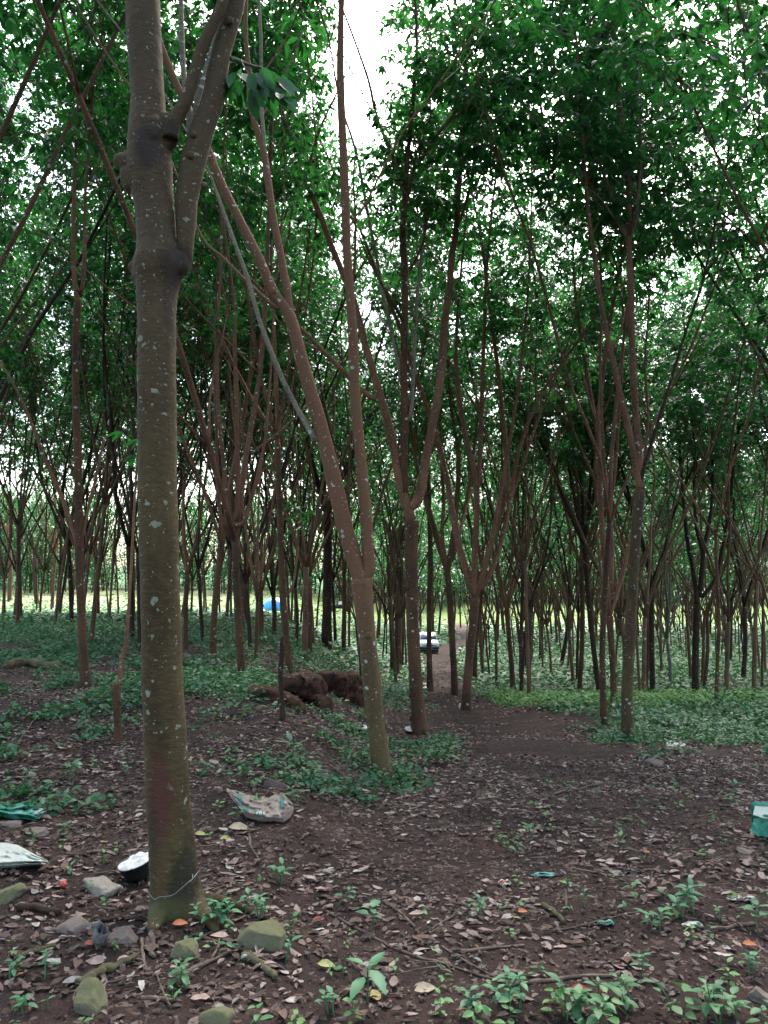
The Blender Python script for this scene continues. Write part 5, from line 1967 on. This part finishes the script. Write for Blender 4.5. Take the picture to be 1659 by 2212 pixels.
def bowl(label, u, v, wpx, tilt=(0, 0), lift=0., Y=None, seed=0):
    p = ground_at(u, v)
    s = p[1] / FPX
    R = wpx * s / 2
    root = thing('latex_bowl', label, 'bowl', p + np.array([0, 0, lift]), 'latex bowls at the tree feet')
    root.rotation_euler = (tilt[0], tilt[1], 0)
    prof = [(.02, .0), (.5, .0), (.62, .05), (.82, .45), (1.0, 1.0), (1.05, 1.02), (1.04, 1.06), (.96, 1.04), (.80, .55), (.3, .3), (.0, .3)]
    n = 28
    V = np.array([[r * R * math.cos(a), r * R * math.sin(a), z * R * .95] for r, z in prof for a in np.arange(n) * 2 * PI / n])
    i = np.arange(len(prof) - 1)[:, None] * n
    j = np.arange(n)[None]
    Q = np.stack([i + j, i + (j + 1) % n, i + n + (j + 1) % n, i + n + j], -1).reshape(-1, 4)
    G = Geo()
    G.add(V, Q)
    G.obj('bowl_shell', M['black'], root)
    rr = np.linspace(0, .97, 12)
    V = np.array([[r * R * math.cos(a), r * R * math.sin(a), 0] for r in rr for a in np.arange(n) * 2 * PI / n])
    V[:, 2] = R * (.93 + .2 * (1 - (np.hypot(V[:, 0], V[:, 1]) / R) ** 3)) + R * .16 * fbm(V / R * 3.4 + seed, 4)
    i = np.arange(len(rr) - 1)[:, None] * n
    Q = np.stack([i + j, i + (j + 1) % n, i + n + (j + 1) % n, i + n + j], -1).reshape(-1, 4)
    G = Geo()
    G.add(V, Q)
    G.obj('latex', M['latex'], root)


bowl('black bowl heaped with white latex standing behind the foot of the foreground tree', 303, 1899, 74, (.16, -.26), .01, seed=1)
bowl('black bowl with white latex left of the leaning V forked tree', 784, 1586, 29, (.0, .05), .0, seed=2)
bowl('half hidden white latex bowl between the V forked tree and the dark multi limbed one', 884, 1584, 22, (.35, .1), seed=3)
bowl('small latex bowl at the foot of the tree with the reddish scar', 1325, 1530, 15, (.3, 0), seed=4)
bowl('small latex bowl on the track left of the slim tree before the car', 918, 1490, 11, (.25, 0), seed=5)
bowl('small latex bowl left of the three limbed tree', 505, 1448, 9, (.2, 0), seed=6)
bowl('tipped over dark latex bowl at the foot of the many limbed tree', 994, 1532, 17, (1.0, .7), .03, seed=7)


def wire():
    G = Geo()
    Y0 = T1[1]
    px = [(328, 1906), (336, 1910), (345, 1917), (352, 1919), (360, 1914), (370, 1912), (382, 1911), (392, 1908), (400, 1902), (408, 1896), (416, 1890), (424, 1886)]
    pts = []
    for k, (u, v) in enumerate(px):
        x = at_depth(u, v, Y0)
        cx = at_depth(374, v, Y0)[0]
        R = 58 * Y0 / FPX
        d = np.clip((x[0] - cx) / R, -1, 1)
        pts.append(np.array([x[0], Y0 - math.sqrt(max(0, 1 - d * d)) * R - .006, x[2]]))
    b = pts[0].copy()
    V, Q, T = tube(np.array(pts) - b, np.full(len(pts), .0016), 6, 4)
    G.add(V, Q, T)
    for tail in ([(424, 1886), (432, 1878), (440, 1870), (452, 1866)], [(424, 1886), (418, 1877), (430, 1874), (446, 1876)]):
        tp = [at_depth(u, v, Y0 - .01 - .01 * k) for k, (u, v) in enumerate(tail)]
        tp[0] = pts[-1]
        V, Q, T = tube(np.array(tp) - b, np.full(len(tp), .0017), 6, 4)
        G.add(V, Q, T)
    o = G.obj('tying_wire', M['wire'])
    o.location = b
    tag(o, 'thin bent grey wire tied round the foot of the foreground tree', 'wire')


wire()


def plastic_cup():
    b = ground_at(212, 2040)
    s = b[1] / FPX
    root = thing('plastic_cup', 'crushed clouded plastic cup between two brown stones', 'cup', b)
    n = 20
    R = 22 * s
    prof = [(.55, 0), (.62, .06), (.78, .9), (.95, 1.9), (1.0, 2.0), (.93, 1.9), (.6, .1), (0, .1)]
    V = np.array([[r * R * math.cos(a), r * R * .75 * math.sin(a), z * R] for r, z in prof for a in np.arange(n) * 2 * PI / n])
    V += .30 * R * fbm(V / R * 1.5, 3)[:, None] * np.array([1, 1, .5])
    i = np.arange(len(prof) - 1)[:, None] * n
    j = np.arange(n)[None]
    Q = np.stack([i + j, i + (j + 1) % n, i + n + (j + 1) % n, i + n + j], -1).reshape(-1, 4)
    G = Geo()
    G.add(V, Q)
    G.obj('cup_wall', M['plast'], root)
    root.rotation_euler = (.35, .25, 0)


plastic_cup()


def single_leaf(label, u, v, lpx, az, mat, cat='leaf', tiltx=.0):
    p = ground_at(u, v)
    L = lpx * .85 * p[1] / FPX
    D = np.array([[math.cos(az), math.sin(az), .05]])
    V, Q, T = leaf11(np.zeros((1, 3)), D, np.array([[.1, -.5, 1.]]), np.array([L]), np.array([L * .5]), .2, .15)
    V2 = np.concatenate([V, V - np.array([0, 0, .0012])])
    G = Geo()
    G.add(V2, np.concatenate([Q, Q[:, ::-1] + 11]), np.concatenate([T, T[:, ::-1] + 11]))
    o = G.obj('fallen_leaf', M[mat])
    o.location = p + np.array([0, 0, .016])
    tag(o, label, cat, 'coloured leaves fallen on the earth')


single_leaf('bright orange fallen leaf at the front foot of the foreground tree', 372, 2004, 38, .3, 'orange')
single_leaf('red brown fallen leaf curled below the clouded plastic cup', 182, 2046, 32, .1, 'orange')
single_leaf('deep red fallen leaf among litter right of the large mossy stone', 676, 1996, 30, .5, 'rleaf')
single_leaf('pale yellow green leaf lying right behind the foreground tree', 420, 1806, 30, -.2, 'yleaf')
single_leaf('large olive dry leaf lying flat in front of the tan sack', 494, 1792, 52, -.1, 'oleaf')
single_leaf('narrow orange leaf lying left of the olive dry one', 474, 1818, 30, .3, 'yleaf')
single_leaf('orange leaf at the right border above the bottom corner', 1604, 2046, 34, -.1, 'orange')
single_leaf('small orange leaf alone on bare earth right of the short mottled branch', 1118, 1976, 26, .1, 'orange')
single_leaf('orange leaf on the track near the black plastic scrap', 1390, 1846, 18, .1, 'orange')
single_leaf('reddish fallen leaf between seedlings at the bottom centre right', 1232, 2148, 50, .1, 'rleaf')
single_leaf('large grey green curled leaf beside the leafy seedling at bottom centre', 895, 2150, 60, .4, 'oleaf')
single_leaf('olive green leaf lying left of the broad leaved seedling', 686, 2090, 44, -.2, 'yleaf')

# small red fruit left of the stone
G = Geo()
p = ground_at(137, 1918)
blob(G, (0, 0, .016), .017, 2, (1, 1, .9), 3, .06)
o = G.obj('fallen_fruit', M['redp'])
o.location = p
tag(o, 'small round red fruit lying left of the large flat pale stone', 'fruit')


def seedling(label, u, v, hpx, pairs, lpx, seed, stems=1, spread=0., mat='seedling', asp=.55, droop=.25, name='seedling', group='seedlings sprouting from the litter'):
    rng = RS(500 + seed)
    p = ground_at(u, v)
    s = p[1] / FPX
    hpx, lpx = hpx * .85, lpx * .86
    root = thing(name, label, 'seedling', p, group)
    for st in range(stems):
        o = np.array([rng.normal(0, spread * s), abs(rng.normal(0, spread * s)) * .8, 0]) if st else np.zeros(3)
        H = hpx * s * (1 if st == 0 else .55 + .5 * rng.rand())
        o[2] = float(hgt(p[0] + o[0], p[1] + o[1])) - p[2]
        ln = rng.normal(0, .3, 2)
        top = o + np.array([ln[0] * H, ln[1] * H, H])
        G = Geo()
        V, Q, T = tube([o - np.array([0, 0, .02]), (o + top) / 2 + rng.normal(0, .006, 3), top], [.0035, .0028, .002], 6, 3)
        G.add(V, Q, T, col=(.3, 0, 0))
        G.obj('stem', M[mat], root)
        a0 = rng.rand() * PI
        np_ = pairs if st == 0 else max(1, pairs - rng.randint(0, 2))
        for k in range(np_):
            f = 1 - .62 * k / max(1, np_)
            q = o + (top - o) * f
            for sd in (0, 1) if k or np_ == 1 else (0, 1, 2):
                az = a0 + k * 1.35 + sd * (PI if (k or np_ == 1) else 2 * PI / 3) + rng.normal(0, .2)
                if rng.rand() < .1 and np_ > 1:
                    continue
                L = lpx * s * (.55 + .6 * rng.rand()) * (.85 if k == 0 else 1)
                D = np.array([[math.cos(az), math.sin(az), f * .4 - .1 + rng.normal(0, .25)]])
                N = np.array([[-math.cos(az) * .3, -math.sin(az) * .3, 1.]])
                pt = q + norm(D)[0] * L * .18
                V, Q, T = leaf11(pt[None], D, N, np.array([L]), np.array([L * asp]), .12, droop, .05, rng)
                G = Geo()
                G.add(V, Q, T, col=(np.clip(rng.normal(.35, .2), 0, 1), 0, 0))
                V, Q, T = tube([q, pt], [.0018, .0014], 5, 1)
                G.add(V, Q, T, col=(.3, 0, 0))
                G.obj('leaf', M[mat], root)
    return root


seedling('broad leaved seedling with long drooping leaves in the bottom centre, largest of all', 792, 2166, 104, 3, 82, 1, asp=.40, droop=.32)
seedling('leafy seedling just behind the largest broad leaved one', 802, 2012, 58, 2, 44, 2, asp=.62)
seedling('bushy bright seedling clump at the bottom centre right of the grey curled leaf', 1122, 2178, 78, 4, 34, 3, 4, 20)
seedling('small seedling left of the bright bushy clump at the bottom edge', 1022, 2196, 50, 2, 34, 4, 2, 14)
seedling('round leaved seedling left of centre at the bottom edge', 724, 2196, 44, 2, 36, 5, 2, 16)
seedling('two storeyed seedling at the lower left beside the bare stick', 97, 2118, 52, 3, 26, 6)
seedling('small four leaved seedling at the left border', 24, 2118, 34, 2, 24, 7)
seedling('low pale seedling tuft at the lower left corner', 50, 2188, 34, 2, 28, 8, 3, 18)
seedling('dense seedling clump sprouting against the right foot of the foreground tree', 470, 2006, 58, 3, 30, 9, 6, 26)
seedling('seedling clump above the large mossy stone', 560, 1990, 46, 3, 26, 10, 5, 26)
seedling('thin tall seedling right of the large mossy stone, on a bare stalk', 615, 2078, 50, 2, 30, 11)
seedling('small seedling above the long pale stick beside the small mossy stone', 432, 2046, 24, 1, 28, 12)
seedling('seedling with dark blue green leaves on the stout forked stick', 400, 2130, 50, 3, 32, 13, 2, 12, mat='weed')
seedling('seedling pair left of the deep red leaf', 606, 1912, 34, 2, 32, 14, 3, 18)
seedling('small seedling with upright leaves in the centre litter', 720, 1960, 40, 2, 26, 15)
seedling('leafy seedling beside the thin long twig in the centre foreground', 1030, 1982, 40, 3, 26, 16, 2, 10)
seedling('five leaved seedling on bare earth right of centre', 1265, 1958, 34, 2, 28, 17)
seedling('bluish seedling on the track ahead, alone on bare earth', 1146, 1814, 34, 3, 24, 18, 2, 8, mat='weed')
seedling('leafy seedling clump right of the short mottled branch', 1470, 1985, 62, 3, 36, 19, 4, 24)
seedling('small bright seedling between the leafy clump and the right border', 1562, 1992, 34, 2, 26, 20)
seedling('coarse leaved seedling cut by the right border', 1640, 2014, 50, 3, 38, 21)
seedling('narrow upright seedling in the lower right litter', 1382, 2112, 56, 4, 28, 22)
seedling('broad leaved seedling mass at the bottom edge right of centre', 1290, 2222, 64, 3, 44, 23, 5, 30, mat='weed')
seedling('tall broad leaved seedling at the bottom right', 1370, 2190, 66, 3, 44, 24, 3, 22, mat='weed')
seedling('dense dark seedling clump in the bottom right corner', 1555, 2214, 76, 3, 40, 25, 7, 34, mat='weed')
seedling('small three leaved seedling left of the tall broad leaved one', 1292, 2150, 32, 2, 28, 26)
seedling('pale ragged seedling near the right border', 1618, 2106, 40, 3, 28, 27, 2, 10)
seedling('seedling beside the tan sack on its right', 640, 1738, 42, 3, 24, 28, 2, 12, mat='weed')
seedling('light green seedling in front of the tan sack', 510, 1772, 28, 2, 26, 29)
seedling('star shaped seedling behind the tan sack', 680, 1708, 44, 2, 40, 30, mat='weed', asp=.32)
seedling('fern like leafy seedling right of the stake and left of the V forked tree', 640, 1650, 46, 3, 42, 31, 4, 24, mat='weed', asp=.4)
seedling('bushy seedling on the right side of the V forked tree', 955, 1652, 50, 4, 30, 32, 6, 26, mat='weed')
seedling('bright small seedling by the far left green sack', 50, 1706, 40, 2, 30, 33)
seedling('bright leafy seedling left of the big trunk among dry leaves', 150, 1690, 44, 3, 28, 34, 2, 10)
seedling('small pale seedling at the right side of the track beside the bag', 1575, 1730, 40, 2, 20, 35)
seedling('low seedling in front of the coarse leaved one at the right', 1428, 1820 + 190, 40, 3, 30, 36, 2, 10)


# ------------------------------------------------------------------ the white car on the track
def box(G, x0, x1, y0, y1, z0, z1, bev=.0, mat=0):
    bm = bmesh.new()
    bmesh.ops.create_cube(bm, size=1)
    for v in bm.verts:
        v.co.x = (x0 + x1) / 2 + v.co.x * (x1 - x0)
        v.co.y = (y0 + y1) / 2 + v.co.y * (y1 - y0)
        v.co.z = (z0 + z1) / 2 + v.co.z * (z1 - z0)
    if bev:
        bmesh.ops.bevel(bm, geom=bm.edges[:], offset=bev, segments=2, affect='EDGES')
    bm.verts.index_update()
    V = np.array([v.co for v in bm.verts])
    Q = [[v.index for v in f.verts] for f in bm.faces if len(f.verts) == 4]
    T = []
    for f in bm.faces:
        if len(f.verts) != 4:
            vs = [v.index for v in f.verts]
            T += [[vs[0], vs[k], vs[k + 1]] for k in range(1, len(vs) - 1)]
    bm.free()
    G.add(V, Q, T, mat)


def loft(G, secs, mat=0):
    """closed cross sections (same count) joined, ends capped"""
    S_ = np.array(secs)
    m, n = S_.shape[:2]
    i = np.arange(m - 1)[:, None] * n
    j = np.arange(n)[None]
    Q = np.stack([i + j, i + (j + 1) % n, i + n + (j + 1) % n, i + n + j], -1).reshape(-1, 4)
    V = np.concatenate([S_.reshape(-1, 3), [S_[0].mean(0)], [S_[-1].mean(0)]])
    T = []
    for a in range(n):
        T += [(m * n, (a + 1) % n, a), (m * n + 1, (m - 1) * n + a, (m - 1) * n + (a + 1) % n)]
    G.add(V, Q, T, mat)


def wheel(root, x, y, r=.29, w=.18):
    G = Geo()
    a = np.linspace(0, 2 * PI, 25)[:-1]
    prof = [(-.5, .70), (-.5, .94), (-.38, 1.0), (.38, 1.0), (.5, .94), (.5, .70)]
    secs = [[[x + px_ * w, y + math.cos(t) * r * pr, r + math.sin(t) * r * pr] for t in a] for px_, pr in prof]
    S_ = np.array(secs)
    n = len(a)
    i = np.arange(len(prof) - 1)[:, None] * n
    j = np.arange(n)[None]
    G.add(S_.reshape(-1, 3), np.stack([i + j, i + (j + 1) % n, i + n + (j + 1) % n, i + n + j], -1).reshape(-1, 4))
    o = G.obj('wheel', M['rubber'], root)
    G = Geo()
    secs = [[[x + px_ * w, y + math.cos(t) * r * pr, r + math.sin(t) * r * pr] for t in a] for px_, pr in ((-.46, .0), (-.44, .72), (.44, .72), (.46, .0))]
    loft(G, secs)
    G.obj('rim', M['grey'], o)


def car():
    p = ground_at(928, 1412)
    root = thing('parked_car', 'old white boxy car parked on the dirt track, half hidden by a slim trunk', 'car', p)
    root.rotation_euler = (.03, 0, .02)
    root.scale = (1.06, 1.06, 1.1)
    G = Geo()
    W = .80
    # side profile sections along y (front = -y towards the viewer)

    def sec(y, zb, zt, hw, top):
        return [[-hw, y, zb], [hw, y, zb], [hw * 1.02, y, zb + (zt - zb) * .55], [hw * top, y, zt], [-hw * top, y, zt], [-hw * 1.02, y, zb + (zt - zb) * .55]]
    loft(G, [sec(0, .36, .78, W * .94, .95), sec(.05, .32, .86, W * .97, .95), sec(.5, .30, .93, W, .95), sec(1.05, .30, .99, W, .94), sec(2.6, .30, .98, W, .94), sec(3.3, .34, .95, W * .98, .94), sec(3.45, .4, .85, W * .95, .94)])
    G.obj('body', M['paint_white'], root)
    G = Geo()
    loft(G, [[[-W * .93, 1.0, .975], [W * .93, 1.0, .975], [W * .93, 3.2, .96], [-W * .93, 3.2, .96]], [[-W * .77, 1.55, 1.42], [W * .77, 1.55, 1.42], [W * .78, 2.9, 1.42], [-W * .78, 2.9, 1.42]], [[-W * .72, 1.65, 1.47], [W * .72, 1.65, 1.47], [W * .72, 2.8, 1.46], [-W * .72, 2.8, 1.46]]])
    G.obj('cabin', M['paint_white'], root)

    def pane(nm, a, b, c, d, mat, off):
        g_ = Geo()
        V = np.array([a, b, c, d], float)
        n_ = norm(np.cross(V[1] - V[0], V[3] - V[0])) * off
        g_.add(np.concatenate([V + n_, V + n_ * .2]), [[0, 1, 2, 3], [7, 6, 5, 4], [0, 4, 5, 1], [1, 5, 6, 2], [2, 6, 7, 3], [3, 7, 4, 0]])
        return g_.obj(nm, M[mat], root)
    pane('windscreen', (-W * .86, 1.06, 1.02), (W * .86, 1.06, 1.02), (W * .73, 1.50, 1.385), (-W * .73, 1.50, 1.385), 'glass', .012)
    for s_ in (-1, 1):
        pane('side_window', (s_ * W * .925, 1.35, 1.0), (s_ * W * .925, 2.2, 1.0), (s_ * W * .80, 2.2, 1.37), (s_ * W * .80, 1.65, 1.37), 'glass', .02 * s_)
        G = Geo()
        box(G, s_ * W * .60 - .13, s_ * W * .60 + .13, -.03, .05, .58, .70, .015)
        G.obj('headlight', M['lamp'], root)
        G = Geo()
        box(G, s_ * (W + .03) - .09, s_ * (W + .03) + .09, 1.2, 1.28, 1.0, 1.12, .02)
        G.obj('wing_mirror', M['black'], root)
        wheel(root, s_ * (W - .12), .62)
        wheel(root, s_ * (W - .12), 2.8)
    G = Geo()
    box(G, -.33, .33, -.02, .04, .60, .69, .01)
    G.obj('grille', M['black'], root)
    G = Geo()
    box(G, -W * .98, W * .98, -.10, .06, .36, .56, .03)
    G.obj('bumper', M['black'], root)
    G = Geo()
    box(G, -W * .9, W * .9, -.115, -.095, .50, .535, .005)
    G.obj('bumper_strip', M['grey'], root)
    G = Geo()
    box(G, -.22, .22, -.118, -.102, .40, .48, .004)
    G.obj('number_plate', M['paint_white'], root)
    G = Geo()
    box(G, -W * .85, W * .85, .15, 3.3, .16, .34, .02)
    G.obj('underbody', M['black'], root)
    G = Geo()
    for s_ in (-.25, .3):
        V, Q, T = tube([[s_, 1.03, 1.03], [s_ - .3, 1.10, 1.075]], [.008, .006], 5, 1)
        G.add(V, Q, T)
    G.obj('wiper', M['black'], root)


car()


def dark_vehicle():
    p = ground_at(735, 1321)
    root = thing('parked_jeep', 'dark parked vehicle far off at the edge of the clearing, seen from its side', 'vehicle', p)
    G = Geo()
    secs = []
    L = 3.3
    prof = [(0, .45), (.1, .85), (1.0, .95), (1.35, 1.45), (2.6, 1.45), (2.9, .95), (L, .9), (L, .45)]
    for y in (-.75, .75):
        secs.append([[x - L / 2, y, z] for x, z in prof])
    loft(G, secs)
    G.obj('body', M['black'], root)
    G = Geo()
    for s_ in (-.77, .77):
        box(G, -.25, .85, s_ - .012, s_ + .012, 1.0, 1.35)
    G.obj('side_window', M['lamp'], root)
    for x in (-1.0, 1.0):
        for y in (-.7, .7):
            G = Geo()
            a = np.linspace(0, 2 * PI, 21)[:-1]
            loft(G, [[[x + math.cos(t) * .36 * k, y + dy, .36 + math.sin(t) * .36 * k] for t in a] for dy, k in ((-.11, .9), (-.08, 1), (.08, 1), (.11, .9))])
            G.obj('wheel', M['rubber'], root)


dark_vehicle()


def tent():
    p = ground_at(592, 1321)
    root = thing('blue_tent', 'bright blue tarpaulin tent in the far clearing behind the slim trunks', 'tent', p)
    W, H, D = 1.35, 1.55, 1.2
    G = Geo()
    n = 18
    secs = []
    for k in range(9):
        y = -D + 2 * D * k / 8
        q = 1 - .25 * (y / D) ** 2
        secs.append([[math.copysign(abs(math.cos(t)) ** .8, math.cos(t)) * W * q, y, max(0, math.sin(t)) ** .9 * H * q] for t in np.linspace(0, PI, n)])
    loft(G, secs)
    o = G.obj('canopy', M['tent'], root)
    G = Geo()
    V, Q, T = tube([[-.02, -D - .02, 0], [0, -D - .02, H * .6]], [.03, .02], 6, 1)
    G.add(V, Q, T)
    G.obj('tent_pole', M['wire'], root)
    G = Geo()
    for s_ in (-1, 1):
        V, Q, T = tube([[s_ * W * .7, -D, H * .4], [s_ * W * 1.6, -D - .8, 0]], [.01, .01], 5, 1)
        G.add(V, Q, T)
    G.obj('guy_rope', M['wire'], root)


tent()
print('objects', len(COL.objects))
